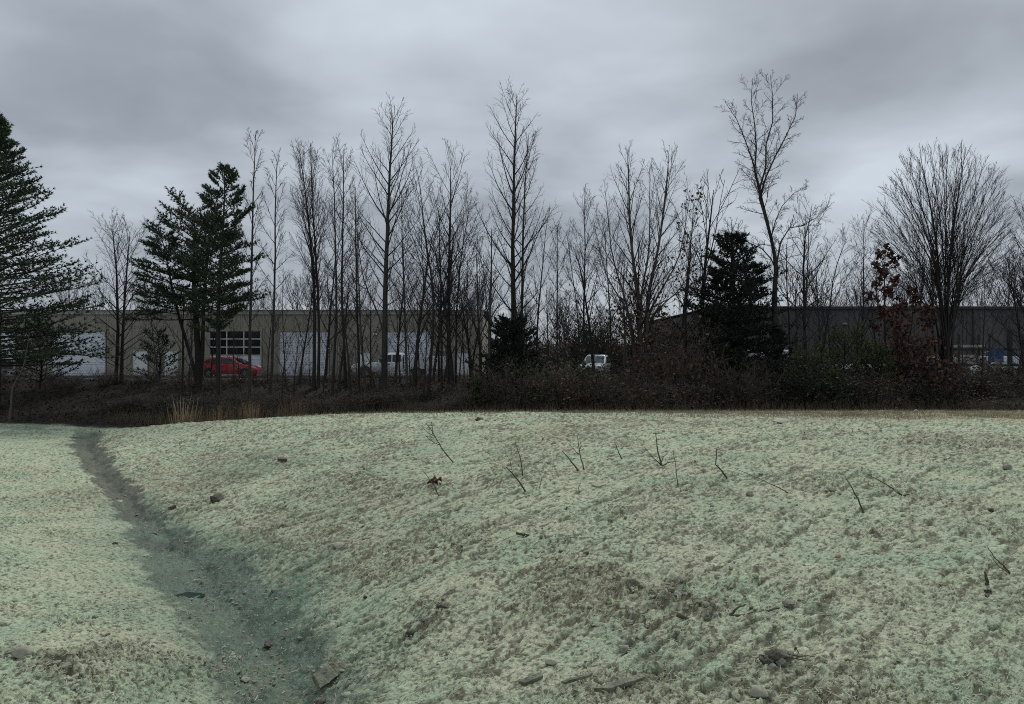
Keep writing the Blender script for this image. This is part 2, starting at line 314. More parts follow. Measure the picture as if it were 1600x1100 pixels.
def ground_points(x, y, fine=True):
    z, inbed, cl, br, te, edge, gs, lot, wob = ground_layers(x, y)
    right = ss(.3, 1.6, bed_dist(x, y))
    th = math.atan2(.74, .67)
    u = x*math.cos(th) + y*math.sin(th); v = -x*math.sin(th) + y*math.cos(th)
    near = 1 - edge
    rough = .75 + .6*fbm(x, y, .35, 3, 5.0)
    h = .022*fbm(x, y, .8, 3, 1.0) + .010*pn(x, y, 2.6, 2.0)*rough
    streak = fbm(u*.33, v, 3.4, 3, 4.0); streak2 = pn(u*.25, v, 7.5, 6.0)
    rg = 1-np.abs(pn(u*.30+.15*wob, v, 4.2, 66.0))*2.2; rg2 = 1-np.abs(pn(u*.34, v+.05*wob, 9.0, 67.0))*2.2
    rgate = ss(-.35, .35, fbm(u*.5, v, .8, 3, 68.0))
    h = h + right*rgate*(.034*np.clip(rg, 0, 1)**1.5 + .018*np.clip(rg2, 0, 1)**1.5)
    h = h + right*(.026*streak*rough + .014*streak2) - right*.034*ss(.36, .58, pn(u*.16+.2*wob, v+.06*wob, 5.6, 76.0) + .45*pn(u*.3, v, 13.0, 77.0) + .25*fbm(x, y, .6, 3, 78.0))
    t1 = np.abs(pn(x*.9+.1*wob, y, 13.0, 7.0)); t2 = np.abs(pn(x, y, 25.0, 9.0)); t3 = pn(x, y, 45.0, 12.0)
    gate = np.clip(ss(-.15, .40, fbm(x, y, .55, 4, 14.0) + .30*streak) + .9*cl + .5*br, 0, 1)
    mul = (.22 + .88*gate) * (1 - .1*inbed)
    tuft = .030*t1 + .032*t2 + .014*t3
    h = h + tuft*mul
    cg = np.clip(cl + .35*ss(.15, .6, fbm(x, y, .9, 3, 21.0)), 0, 1.3)
    cb = np.clip(np.abs(pn(x, y, 5.2, 31.0))*1.5 + .6*np.abs(pn(x, y, 10.5, 33.0)) - .12, 0, 2)
    h = h + cg * (.066*cb) * (1 - .3*inbed)
    h = h * near + edge * (.10*fbm(x, y, 1.3, 4, 40.0) + .02*pn(x, y, 9, 41.))*(1-lot)
    # narrow braided thread in the bed
    bd = np.abs(bed_dist(x, y) + .5*pn(x, y, .9, 50.0))
    h = h + inbed*(.035*np.clip(fbm(x, y, 2.2, 4, 95.0)*2, -1, 1) + .03*np.abs(pn(x, y, 6.0, 96.0))) - .05*(1-ss(.1, .55, bd))*(y < 36) - .10*(1-ss(.3, 1.7, bd))*(y < 34)
    zz = z + h
    # ------- albedo
    n1 = fbm(x, y, .9, 4, 60.0); n2 = fbm(x, y, 4.5, 3, 61.0); n3 = pn(x, y, 26.0, 62.0)
    def C(*c): return np.array(c)[None, :]
    K = lambda m: m[:, None]
    pale = C(.430, .488, .328); cream = C(.470, .482, .335); green = C(.330, .440, .300); teal = C(.105, .175, .120)
    soil = C(.095, .078, .050); mud = C(.038, .046, .034); litter = C(.015, .011, .008); dead = C(.31, .275, .18); asph = C(.05, .05, .052); red = C(.20, .125, .085)
    c = pale + (cream - pale)*K(ss(-.1, .5, n1 + .3*n2)); c = c + (green - c)*K(ss(.0, .55, -n1 + .25*n2)*.75)
    c = c*(1 + .16*K(n2) + .10*K(n3))
    c = c + (teal - c)*K(np.clip(te*(.85 + .9*n2), 0, 1))
    # exposed soil, plus shade painted soil-brown into creases, ruts and between clods
    crease_shade = 1 - ss(.05, .30, t1*1.15 + .5*t2)
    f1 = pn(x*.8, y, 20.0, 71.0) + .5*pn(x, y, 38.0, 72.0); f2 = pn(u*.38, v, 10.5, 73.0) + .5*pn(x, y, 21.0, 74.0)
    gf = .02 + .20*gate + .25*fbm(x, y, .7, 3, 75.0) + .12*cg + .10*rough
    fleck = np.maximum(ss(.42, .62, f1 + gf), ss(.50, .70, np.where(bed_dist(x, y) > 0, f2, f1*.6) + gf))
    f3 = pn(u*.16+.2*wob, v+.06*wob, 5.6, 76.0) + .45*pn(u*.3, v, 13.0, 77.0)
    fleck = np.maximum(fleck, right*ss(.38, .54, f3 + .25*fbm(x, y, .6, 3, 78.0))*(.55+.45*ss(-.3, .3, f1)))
    bare = np.clip(.50*crease_shade*(.35+.65*gate) + .90*fleck + .30*cg*(1 - ss(.15, .7, cb)) + .62*br*ss(-.3, .35, n2 + .3*n1) + .5*ss(.2, .6, streak)*right*gate*.7, 0, 1)  # mixes real soil patches with the painted crease and rut shade
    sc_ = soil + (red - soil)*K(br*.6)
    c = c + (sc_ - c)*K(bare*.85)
    bedc = mud + (teal*.72 - mud)*K(np.clip(ss(-.1, .5, n1+.2) + .75*(1-ss(11, 14, y)), 0, 1)) ; bedc = bedc + (C(.125,.122,.085) - bedc)*K(ss(.15, .5, n2)*.6); bedc = bedc + (C(.27,.20,.155) - bedc)*K(ss(.05, .45, fbm(x, y, 3.2, 4, 90.0))*(1-ss(7.6, 9.0, y))*.55*ss(-.1, .5, n3+.2))
    far_mud = ss(13, 17, y)*(1-ss(30, 33, y)); bedc = bedc + (C(.078,.076,.054) - bedc)*K(far_mud*.7)
    c = c + (bedc - c)*K(inbed*.86)
    wetg = np.exp(-(np.clip(np.abs(bed_dist(x, y)) - .8 + .8*wob, 0, 9)/1.3)**2) * (y < 17)
    c = c + (teal*1.25 - c)*K(wetg*(1-inbed)*.55*np.clip(.8+n2, 0, 1))
    c = c + (dead*(1+.35*K(n2)) - c)*K(gs*.9)
    lit = litter*(1 + .5*K(n2)) + (C(.035, .023, .015) - litter)*K(ss(.0, .5, n1)*.6)
    c = c + (lit - c)*K(edge*(1-gs))
    pth = np.exp(-((x - (31.0 - .55*(y-40)))/.8)**2)*ss(36, 38, y)*(1-ss(47, 50, y)); c = c + (C(.13, .10, .075) - c)*K(np.clip(pth, 0, 1)*.8)
    c = c + (asph - c)*K(lot)
    wet = np.clip(inbed*.8 + wetg*.25, 0, 1)
    return zz, np.clip(c, .004, .9), wet

th_streak = math.atan2(.74, .67)
def make_ground():
    rows = list(np.linspace(-5.6, 4.4, 10)[:-1]); y = 4.4
    while y < 27.5: rows.append(y); y *= 1.0032
    while y < 64: rows.append(y); y += .16 if y < 40 else .3
    while y < 2600: rows.append(y); y *= 1.10
    rows = np.array(rows)
    te_ = .70; cols = np.concatenate([-te_ - np.geomspace(6, .02, 26), np.linspace(-te_, te_, 770), te_ + np.geomspace(.02, 6, 26)])
    xx = cols[None, :] * (rows[:, None] + 6.0*np.exp(-np.maximum(rows[:, None]+5.6, 0)/3) + 1.2); yy = np.repeat(rows[:, None], len(cols), 1)
    # jitter kills the regular grid look
    x = xx.ravel(); yv = yy.ravel()
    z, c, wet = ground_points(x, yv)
    n0, n1 = len(rows), len(cols)
    # grain of the mulch: loose fibres and crumbs, as coarse as the mesh can carry
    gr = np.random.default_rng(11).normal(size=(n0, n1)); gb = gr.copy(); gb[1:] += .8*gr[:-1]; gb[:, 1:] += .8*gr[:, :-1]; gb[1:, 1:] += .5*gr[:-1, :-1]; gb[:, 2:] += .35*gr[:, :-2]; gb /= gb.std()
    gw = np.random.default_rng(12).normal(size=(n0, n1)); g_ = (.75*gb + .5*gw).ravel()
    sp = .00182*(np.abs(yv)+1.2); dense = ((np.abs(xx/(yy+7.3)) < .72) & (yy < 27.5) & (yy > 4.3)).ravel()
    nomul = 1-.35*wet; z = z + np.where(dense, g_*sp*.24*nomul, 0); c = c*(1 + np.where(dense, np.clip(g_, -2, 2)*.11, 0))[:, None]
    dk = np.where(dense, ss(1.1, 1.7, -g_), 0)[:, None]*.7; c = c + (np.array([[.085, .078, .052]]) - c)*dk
    idx = np.arange(n0*n1).reshape(n0, n1)
    q = np.stack([idx[:-1, :-1], idx[:-1, 1:], idx[1:, 1:], idx[1:, :-1]], -1).reshape(-1, 4)
    me = bpy.data.meshes.new('ground')
    me.vertices.add(n0*n1); me.vertices.foreach_set('co', np.stack([x, yv, z], -1).astype(np.float32).ravel())
    me.loops.add(q.size); me.loops.foreach_set('vertex_index', q.ravel().astype(np.int32))
    me.polygons.add(len(q)); me.polygons.foreach_set('loop_start', (np.arange(len(q))*4).astype(np.int32))
    me.polygons.foreach_set('use_smooth', np.ones(len(q), bool))
    me.update(calc_edges=True)
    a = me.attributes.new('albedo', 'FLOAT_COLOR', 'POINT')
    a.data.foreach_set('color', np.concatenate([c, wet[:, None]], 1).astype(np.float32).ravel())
    m = bpy.data.materials.new('hydroseeded_soil'); m.use_nodes = True; n, l = m.node_tree.nodes, m.node_tree.links
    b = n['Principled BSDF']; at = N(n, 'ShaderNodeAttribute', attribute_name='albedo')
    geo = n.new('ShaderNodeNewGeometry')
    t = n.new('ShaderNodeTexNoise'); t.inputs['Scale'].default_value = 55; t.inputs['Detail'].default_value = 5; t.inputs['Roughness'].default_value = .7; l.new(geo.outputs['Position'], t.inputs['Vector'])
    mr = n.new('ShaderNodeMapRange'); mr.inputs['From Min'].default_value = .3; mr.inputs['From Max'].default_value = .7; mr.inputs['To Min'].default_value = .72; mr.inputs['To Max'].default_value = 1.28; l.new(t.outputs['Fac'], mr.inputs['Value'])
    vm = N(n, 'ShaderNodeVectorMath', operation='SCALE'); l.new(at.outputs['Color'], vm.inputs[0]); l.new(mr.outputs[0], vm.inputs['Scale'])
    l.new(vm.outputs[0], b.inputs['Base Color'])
    rr = N(n, 'ShaderNodeMapRange'); rr.inputs['To Min'].default_value = .95; rr.inputs['To Max'].default_value = .38; l.new(at.outputs['Alpha'], rr.inputs['Value']); l.new(rr.outputs[0], b.inputs['Roughness'])
    b.inputs['Specular IOR Level'].default_value = .3
    t2 = n.new('ShaderNodeTexNoise'); t2.inputs['Scale'].default_value = 38; t2.inputs['Detail'].default_value = 6; t2.inputs['Roughness'].default_value = .65; l.new(geo.outputs['Position'], t2.inputs['Vector'])
    bp = n.new('ShaderNodeBump'); bp.inputs['Strength'].default_value = .9; bp.inputs['Distance'].default_value = .022; l.new(t2.outputs['Fac'], bp.inputs['Height'])
    mp = n.new('ShaderNodeMapping'); mp.inputs['Rotation'].default_value = (0, 0, -th_streak); mp.inputs['Scale'].default_value = (.5, 1, 1); l.new(geo.outputs['Position'], mp.inputs['Vector'])
    t3 = n.new('ShaderNodeTexNoise'); t3.inputs['Scale'].default_value = 16; t3.inputs['Detail'].default_value = 5; t3.inputs['Roughness'].default_value = .6; l.new(mp.outputs[0], t3.inputs['Vector'])
    bp2 = n.new('ShaderNodeBump'); bp2.inputs['Strength'].default_value = .9; bp2.inputs['Distance'].default_value = .05; l.new(t3.outputs['Fac'], bp2.inputs['Height']); l.new(bp2.outputs[0], bp.inputs['Normal'])
    l.new(bp.outputs[0], b.inputs['Normal'])
    me.materials.append(m)
    o = bpy.data.objects.new('ground', me); col.objects.link(o); tag(o, 'pale green hydroseeded slope and swale running back to a dark wooded bank', kind='structure')
    return o
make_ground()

# ------------------------------------------------------------------ buildings
def XW(px, Y): return (px - 800) / F * Y
def ZW(py, Y): return CZ + (550 - py) / F * Y
BY = 58.0
def wall_panels(parent, x0, x1, z0, z1, y, mt, openings, pw=.92, rib=.035):
    xs = [x0]
    cuts = sorted({x0, x1} | {o[0] for o in openings} | {o[1] for o in openings})
    for a, b in zip(cuts[:-1], cuts[1:]):
        k = max(1, round((b-a)/pw)); e = [a + (b-a)*i/k for i in range(k+1)]
        mid = (a+b)/2; op = [o for o in openings if o[0]-1e-6 <= mid <= o[1]+1e-6]
        for p, q in zip(e[:-1], e[1:]):
            zs = [(z0, z1)]
            if op:
                o_ = op[0]; zs = [(o_[3], z1)]
                if o_[2] > z0 + .05: zs.append((z0, o_[2]))
            for za, zb in zs:
                m = MB(); g = .012; w = q-p-2*g
                prof = [(0, 0), (.06, -rib), (.13, -rib), (.19, 0), (.46, 0), (.50, -rib*.45), (.56, -rib*.45), (.60, 0), (1, 0)]
                n = len(prof)
                for zz in (za, zb):
                    for t, d in prof: m.v.append((p+g+w*t, y-.03+d, zz))
                m.f += [(i, i+1, n+i+1, n+i) for i in range(n-1)]
                # returned edges give the sheet its thickness
                b0 = len(m.v); m.v += [(p+g, y, za), (p+g, y, zb), (q-g, y, za), (q-g, y, zb)]
                m.f += [(b0, 0, n, b0+1), (n-1, b0+2, b0+3, 2*n-1), (n, *range(n+1, 2*n), b0+3, b0+1)]
                m.build('wall_panel', mt, parent)
def garage_door(parent, x0, x1, z1, y, n=8, glazed=0, mt=None, lbl=None):
    mt = mt or M['door_white']
    fr = MB().box(x0-.09, x0, y-.10, y+.02, 0, z1+.1).box(x1, x1+.09, y-.10, y+.02, 0, z1+.1).box(x0, x1, y-.10, y+.02, z1, z1+.1)
    d = fr.build('garage_door', M['trim_tan'], parent)
    if lbl: d['label'] = lbl
    h = z1 / n
    for i in range(n):
        za = i*h + .008; zb = (i+1)*h - .008
        if i >= n - glazed*2 and glazed: continue
        s = MB().box(x0, x1, y-.035, y+.0, za, zb)
        k = max(3, round((x1-x0)/.6))
        s.box(x0+.03, x1-.03, y-.047, y-.035, za+h*.42, za+h*.50)
        s.build('door_section', mt, d)
    if glazed:
        zt = h*(n-glazed*2); ph = (z1-zt)/glazed
        sec = MB()
        for j in range(glazed+1): sec.box(x0, x1, y-.06, y-.0, zt+j*ph-.035, zt+j*ph+.035)
        for i in range(4):
            xx = x0 + (x1-x0)*i/3
            for j in range(glazed): sec.box(xx-.035, xx+.035, y-.058, y-.0, zt+j*ph+.036, zt+(j+1)*ph-.036)
        sec.build('glazing_frame', M['trim_white'], d)
        for i in range(3):
            for j in range(glazed):
                MB().box(x0+(x1-x0)*i/3+.036, x0+(x1-x0)*(i+1)/3-.036, y-.03, y-.015, zt+j*ph+.036, zt+(j+1)*ph-.036).build('pane', M['glass'], d)
    return d
def man_door(parent, x0, x1, z1, y):
    fr = MB().box(x0-.05, x0, y-.09, y+.02, 0, z1+.05).box(x1, x1+.05, y-.09, y+.02, 0, z1+.05).box(x0, x1, y-.09, y+.02, z1, z1+.05)
    d = fr.build('door', M['trim_tan'], parent)
    MB().box(x0+.005, x1-.005, y-.04, y, .01, z1-.005).build('door_leaf', M['man_door'], d)
    MB().bar((x0+.12, y-.07, 1.0), (x0+.24, y-.07, 1.0), .03).build('handle', M['chrome'], d)
LX0, LX1 = XW(-330, BY), XW(754, BY); LH = ZW(491, BY)
lb = empty('warehouse_building', ((LX0+LX1)/2, BY, 0), 'long tan metal warehouse with white roll-up doors behind the bare trees at left', 'building')
lb.location = (0, 0, 0)
MB().box(LX0+.02, LX1-.02, BY+.004, BY+26, -.3, LH-.02).build('wall', M['wall_tan'], lb)
Lopen = []
for (a, b, t) in ((-300, -215, 516), (-70, 24, 516), (82, 165, 516), (437, 513, 516), (604, 676, 516)):
    garage_door(lb, XW(a, BY), XW(b, BY), ZW(t+2, BY), BY); Lopen.append((XW(a, BY)-.09, XW(b, BY)+.09, 0, ZW(t+2, BY)+.1))
a, b = XW(328, BY), XW(408, BY); z1 = ZW(517, BY)
def glazed_door():
    fr = MB().box(a-.09, a, BY-.10, BY+.02, 0, z1+.1).box(b, b+.09, BY-.10, BY+.02, 0, z1+.1).box(a, b, BY-.10, BY+.02, z1, z1+.1)
    d = fr.build('garage_door', M['trim_tan'], lb); d['label'] = 'glazed garage door with nine dark panes above white lower sections'
    zt = ZW(555, BY)
    for i in range(3):
        s = MB().box(a, b, BY-.035, BY, zt*i/3+.008, zt*(i+1)/3-.008); s.box(a+.03, b-.03, BY-.047, BY-.035, zt*(i+.42)/3, zt*(i+.5)/3); s.build('door_section', M['door_white'], d)
    ph = (z1-zt)/3; fr2 = MB()
    for j in range(4): fr2.box(a, b, BY-.06, BY-.002, max(zt, zt+j*ph-.04), min(z1, zt+j*ph+.04))
    for i in range(4):
        xx = a+(b-a)*i/3
        for j in range(3): fr2.box(max(a, xx-.04), min(b, xx+.04), BY-.058, BY-.002, zt+j*ph+.041, zt+(j+1)*ph-.041)
    fr2.build('glazing_frame', M['trim_white'], d)
    for i in range(3):
        for j in range(3): MB().box(a+(b-a)*i/3+.042, a+(b-a)*(i+1)/3-.042, BY-.03, BY-.004, zt+j*ph+.042, zt+(j+1)*ph-.042).build('pane', M['glass'], d)
glazed_door(); Lopen.append((a-.09, b+.09, 0, z1+.1))
for (p, q, t) in ((208, 231, 548), (257, 279, 548), (560, 580, 550), (714, 734, 551)):
    man_door(lb, XW(p, BY), XW(q, BY), ZW(t, BY), BY); Lopen.append((XW(p, BY)-.05, XW(q, BY)+.05, 0, ZW(t, BY)+.05))
wall_panels(lb, LX0, LX1, .02, LH-.02, BY, M['wall_tan'], Lopen)
MB().box(LX0-.1, LX1+.12, BY-.16, BY+.02, LH+.075, LH+.27).build('fascia', M['trim_tan'], lb)
MB().box(LX0-.1, LX1+.12, BY-.13, BY+.02, LH-.01, LH+.07).build('gutter', M['trim_white'], lb)
m = MB(); zr = LH+.275
m.v += [(LX0-.2, BY-.2, zr), (LX1+.2, BY-.2, zr), (LX1+.2, BY+13, zr+.35), (LX0-.2, BY+13, zr+.35), (LX1+.2, BY+26.2, zr), (LX0-.2, BY+26.2, zr),
        (LX0-.2, BY-.2, zr+.06), (LX1+.2, BY-.2, zr+.06), (LX1+.2, BY+13, zr+.41), (LX0-.2, BY+13, zr+.41), (LX1+.2, BY+26.2, zr+.06), (LX0-.2, BY+26.2, zr+.06)]
m.f += [(0, 3, 2, 1), (3, 5, 4, 2), (6, 7, 8, 9), (9, 8, 10, 11), (0, 1, 7, 6), (1, 2, 8, 7), (2, 4, 10, 8), (0, 6, 9, 3), (3, 9, 11, 5), (4, 5, 11, 10)]
m.build('roof', M['roof'], lb)
for px in (297, 530, 690): MB().box(XW(px, BY)-.05, XW(px, BY)+.05, BY-.17, BY-.07, .1, LH-.015).build('downspout', M['trim_tan'], lb)
wlx = XW(587, BY); wlz = ZW(521, BY)
wl_ = MB().box(wlx-.14, wlx+.14, BY-.2, BY-.066, wlz-.02, wlz+.14).build('wall_light', M['steel'], lb)
for s in (-.085, .085): MB().box(wlx+s-.055, wlx+s+.055, BY-.30, BY-.202, wlz-.12, wlz+.05).build('lamp_head', M['trim_white'], wl_)

RY = 57.0; RX0, RX1 = XW(1120, RY), XW(1900, RY); RH = ZW(483, RY)
rb = empty('dark_building', (0, 0, 0), 'long dark grey metal building behind the oaks and shrubs at right', 'building')
MB().box(RX0+.02, RX1-.02, RY+.004, RY+30, -.3, RH-.02).build('wall', M['wall_dark'], rb)
wall_panels(rb, RX0, RX1, .02, RH-.02, RY, M['wall_dark'], [], pw=1.0, rib=.03)
MB().box(RX0-.1, RX1+.1, RY-.18, RY+.02, RH-.01, RH+.16).build('fascia', M['trim_dark'], rb)
m = MB(); m.box(RX0-.2, RX1+.2, RY-.2, RY+30.2, RH+.165, RH+.22); m.build('roof', M['roof'], rb)
lx = XW(1319, RY); wl2 = MB().box(lx-.2, lx+.2, RY-.3, RY-.066, ZW(507, RY), ZW(507, RY)+.12).build('wall_light', M['concrete'], rb)
for px in (1245, 1520): MB().box(XW(px, RY)-.05, XW(px, RY)+.05, RY-.17, RY-.07, .1, RH-.015).build('downspout', M['trim_dark'], rb)

# ------------------------------------------------------------------ vehicles (x forward, built round their own origin)
def wheel(parent, x, y, r, w=.21):
    t = MB(); n = 24; s = 1 if y > 0 else -1
    prof = [(r*.62, -w/2), (r*.96, -w/2), (r, -w*.35), (r, w*.35), (r*.96, w/2), (r*.62, w/2)]
    for k in range(n):
        a = 2*math.pi*k/n
        for rr, o in prof: t.v.append((x+rr*math.cos(a), y+o, r+rr*math.sin(a)))
    m_ = len(prof)
    for k in range(n):
        for j in range(m_): t.f.append((k*m_+j, k*m_+(j+1)%m_, ((k+1)%n)*m_+(j+1)%m_, ((k+1)%n)*m_+j))
    wo = t.build('wheel', M['rubber'], parent, smooth=True, recalc=True)
    rm = MB()
    for k in range(5):
        a = 2*math.pi*k/5 + .3
        rm.bar((x, y+s*w*.42, r), (x+r*.6*math.cos(a), y+s*w*.42, r+r*.6*math.sin(a)), .07, .03, up=(0, 1, 0))
    rm.tube([Vector((x, y-w*.3, r)), Vector((x, y+w*.3, r))], [r*.62]*2, 20, True)
    rm.build('rim', M['chrome'], wo)
def loft(sections, name, mt, parent, smooth=True):
    # sections: list of (x, [(halfwidth, z)...]) from sill up to the middle line
    m = MB(); n = len(sections[0][1])
    for x, s in sections:
        for hw, z in s: m.v.append((x, -hw, z))
        for hw, z in reversed(s): m.v.append((x, hw, z))
    k = 2*n
    for i in range(len(sections)-1):
        for j in range(k): m.f.append((i*k+j, i*k+(j+1)%k, (i+1)*k+(j+1)%k, (i+1)*k+j))
    m.f.append(tuple(range(k))); m.f.append(tuple((len(sections)-1)*k+j for j in reversed(range(k))))
    o = m.build(name, mt, parent, smooth=smooth, recalc=True)
    md = o.modifiers.new('es', 'EDGE_SPLIT'); md.split_angle = R(38)
    return o
def hatchback(loc, rz, paint, label):
    r = empty('hatchback_car', loc, label, 'car', rz=rz)
    S = []
    for x, top, hw in ((-2.12, .78, .70), (-2.08, .98, .80), (-1.7, 1.02, .87), (-.9, .99, .885), (0, .97, .885), (.8, .96, .88), (1.25, .93, .86), (1.7, .84, .82), (2.02, .72, .74), (2.15, .60, .62)):
        S.append((x, [(hw*.96, .22), (hw, .42), (hw*1.01, .62 if top > .7 else top-.05), (hw*.96, top-.03), (hw*.86, top)]))
    b = loft(S, 'body', paint, r)
    C = []
    for x, z, hb in ((-2.02, 1.04, .72), (-1.72, 1.34, .62), (-1.2, 1.465, .60), (-.4, 1.50, .60), (.2, 1.45, .60), (.55, 1.33, .62), (1.15, .97, .70)):
        C.append((x, [(.80, .95), (hb*.5+.38, (z+.95)/2), (hb, z-.03), (hb*.7, z)]))
    loft(C, 'cabin', paint, r)
    for s in (-1, 1):
        def W(pts, name='side_window', dd=.0):
            q = [(x, s*(.795 - (z-.95)*.33 + .028), z) for x, z in pts]
            m = MB(); m.prism(q, (0, -s*.03, 0)); m.build(name, M['glass_green'], r, recalc=True)
        W([(-.30, 1.0), (.86, 1.0), (.32, 1.33), (-.05, 1.40), (-.30, 1.42)]); W([(-1.22, 1.02), (-.38, 1.0), (-.38, 1.42), (-.95, 1.39), (-1.2, 1.34)]); W([(-1.72, 1.08), (-1.3, 1.04), (-1.28, 1.32), (-1.5, 1.27)])
        for x in (-1.30, 1.32):
            pts = [(x+.37*math.cos(a), s*.905, .33+.37*math.sin(a)) for a in [math.pi*i/12 for i in range(13)]] + [(x-.37, s*.905, .2), (x+.37, s*.905, .2)]
            MB().prism(pts, (0, -s*.03, 0)).build('wheel_arch', M['black'], r, recalc=True)
            wheel(r, x, s*.82, .32)
        MB().prism([(1.62, s*.80, .66), (2.04, s*.66, .62), (1.98, s*.68, .76), (1.55, s*.84, .84)], (0, s*.03, .03)).build('headlight', M['lamp'], r, recalc=True)
        MB().prism([(-2.13, s*.55, .78), (-2.1, s*.78, .78), (-2.04, s*.78, 1.02), (-2.07, s*.55, 1.02)], (-.02, 0, 0)).build('tail_light', M['tail'], r, recalc=True)
        add_bevel(MB().box(.62, .80, s*.93-.07, s*.93+.07, .98, 1.1).build('mirror', paint, r), .03)
    MB().prism([(1.18, -.66, 1.0), (1.18, .66, 1.0), (.57, .55, 1.35), (.57, -.55, 1.35)], (.02, 0, .025)).build('windscreen', M['glass_green'], r, recalc=True)
    MB().prism([(-2.04, -.62, 1.07), (-2.04, .62, 1.07), (-1.76, .54, 1.33), (-1.76, -.54, 1.33)], (-.02, 0, .02)).build('rear_window', M['glass_green'], r, recalc=True)
    add_bevel(MB().box(-2.22, -2.0, -.8, .8, .32, .58).build('bumper', M['black'], r), .05)
    return r
def pickup(loc, rz, paint, label, name='pickup_truck', service=False, L=5.5):
    r = empty(name, loc, label, 'truck', rz=rz)
    f = 2.75
    S = [(x, [(hw*.96, .40), (hw, .6), (hw, top-.12), (hw*.93, top)]) for x, top, hw in ((.55, 1.12, .96), (1.2, 1.12, .97), (1.7, 1.1, .96), (2.4, 1.04, .93), (2.68, .95, .88), (f, .82, .80))]
    loft(S, 'hood', paint, r)
    S = [(x, [(.96, .42), (.97, .7), (.97, 1.08), (.95, 1.12)]) for x in (-.95, .56)]; loft(S, 'cab_body', paint, r)
    S = [(x, [(.94, 1.10), (.84, 1.55), (.76, z-.05), (.66, z)]) for x, z in ((-.93, 1.72), (-.6, 1.80), (.05, 1.80), (.30, 1.68))]
    S.append((.95, [(.90, 1.09), (.89, 1.10), (.88, 1.11), (.8, 1.12)])); loft(S, 'cab_roof', paint, r)
    for s in (-1, 1):
        q = [(x, s*(.945-(z-1.1)*.225+.012), z) for x, z in ((-.12, 1.15), (.72, 1.15), (.24, 1.62), (-.12, 1.66))]
        MB().prism(q, (0, -s*.02, 0)).build('side_window', M['glass_green'], r, recalc=True)
        q = [(x, s*(.945-(z-1.1)*.225+.012), z) for x, z in ((-.80, 1.15), (-.20, 1.15), (-.20, 1.66), (-.80, 1.64))]
        MB().prism(q, (0, -s*.02, 0)).build('side_window', M['glass_green'], r, recalc=True)
        MB().box(.5, .7, s*1.08-.1, s*1.08+.1, 1.12, 1.38).build('mirror', M['black'], r)
        MB().box(-.02, .14, s*.985-.012, s*.985+.012, .95, 1.0).build('handle', M['black'], r)
        MB().box(2.66, 2.78, s*.62-.16, s*.62+.16, .68, .86).build('headlight', M['lamp'], r)
        for x in (1.75, -1.95):
            pts = [(x+.47*math.cos(a), s*.985, .40+.47*math.sin(a)) for a in [math.pi*i/12 for i in range(13)]]
            MB().prism(pts, (0, -s*.03, 0)).build('wheel_arch', M['black'], r, recalc=True); wheel(r, x, s*.88, .40, .25)
    MB().prism([(.88, -.78, 1.14), (.88, .78, 1.14), (.32, .68, 1.66), (.32, -.68, 1.66)], (.03, 0, .02)).build('windscreen', M['glass_green'], r, recalc=True)
    MB().prism([(-.955, -.7, 1.18), (-.955, .7, 1.18), (-.945, .64, 1.62), (-.945, -.64, 1.62)], (-.02, 0, 0)).build('rear_window', M['glass_green'], r, recalc=True)
    MB().box(f-.03, f+.1, -.85, .85, .42, .60).build('bumper', M['black'], r); MB().box(f-.06, f+.02, -.42, .42, .62, .84).build('grille', M['black'], r)
    if service:
        bd = MB().box(-1.05-3.2, -1.05, -1.0, 1.0, .62, 1.55); o = bd.build('service_body', paint, r); add_bevel(o, .02)
        for s in (-1, 1):
            for i, x in enumerate((-4.15, -3.3, -1.75)):
                MB().box(x, x+.66, s*1.0-.02, s*1.0+.02, .72, 1.48).build('cabinet_door', paint, r)
            MB().bar((-4.1, s*.7, 2.0), (-.4, s*.7, 2.0), .05).build('ladder_rack', M['trim_white'], r)
            for x in (-4.05, -2.6, -1.15): MB().bar((x, s*.7, 1.552), (x, s*.7, 1.97), .05).build('rack_post', M['trim_white'], r)
    else:
        S = MB().box(-2.75, -1.0, -.97, -.90, .5, 1.15).box(-2.75, -1.0, .90, .97, .5, 1.15).box(-2.75, -1.0, -.9, .9, .5, .62)
        S.build('bed', paint, r); MB().box(-2.82, -2.755, -.93, .93, .55, 1.14).build('tailgate', paint, r)
        for s in (-1, 1): MB().box(-2.85, -2.755, s*.955-.02, s*.955+.07, .78, 1.1).build('tail_light', M['tail'], r)
        MB().box(-2.95, -2.86, -.9, .9, .45, .58).build('bumper', M['chrome'], r)
    return r
hatchback((XW(361, 54.5), 54.5, 0), 0, M['red'], 'red hatchback parked before the glazed garage door')
w1 = pickup((XW(612, 54), 54, 0), math.pi, M['white'], 'white service truck with dark front end parked before the right-hand roll-up door', name='service_truck', service=True)
pickup((XW(932, 54), 54, 0), R(-108), M['white'], 'white pickup showing its roof and windows above the olive brush').scale = (.92, .92, .92)
pickup((XW(-52, 55), 55, 0), math.pi, M['black'], 'black pickup with a red tail light at the far left edge')

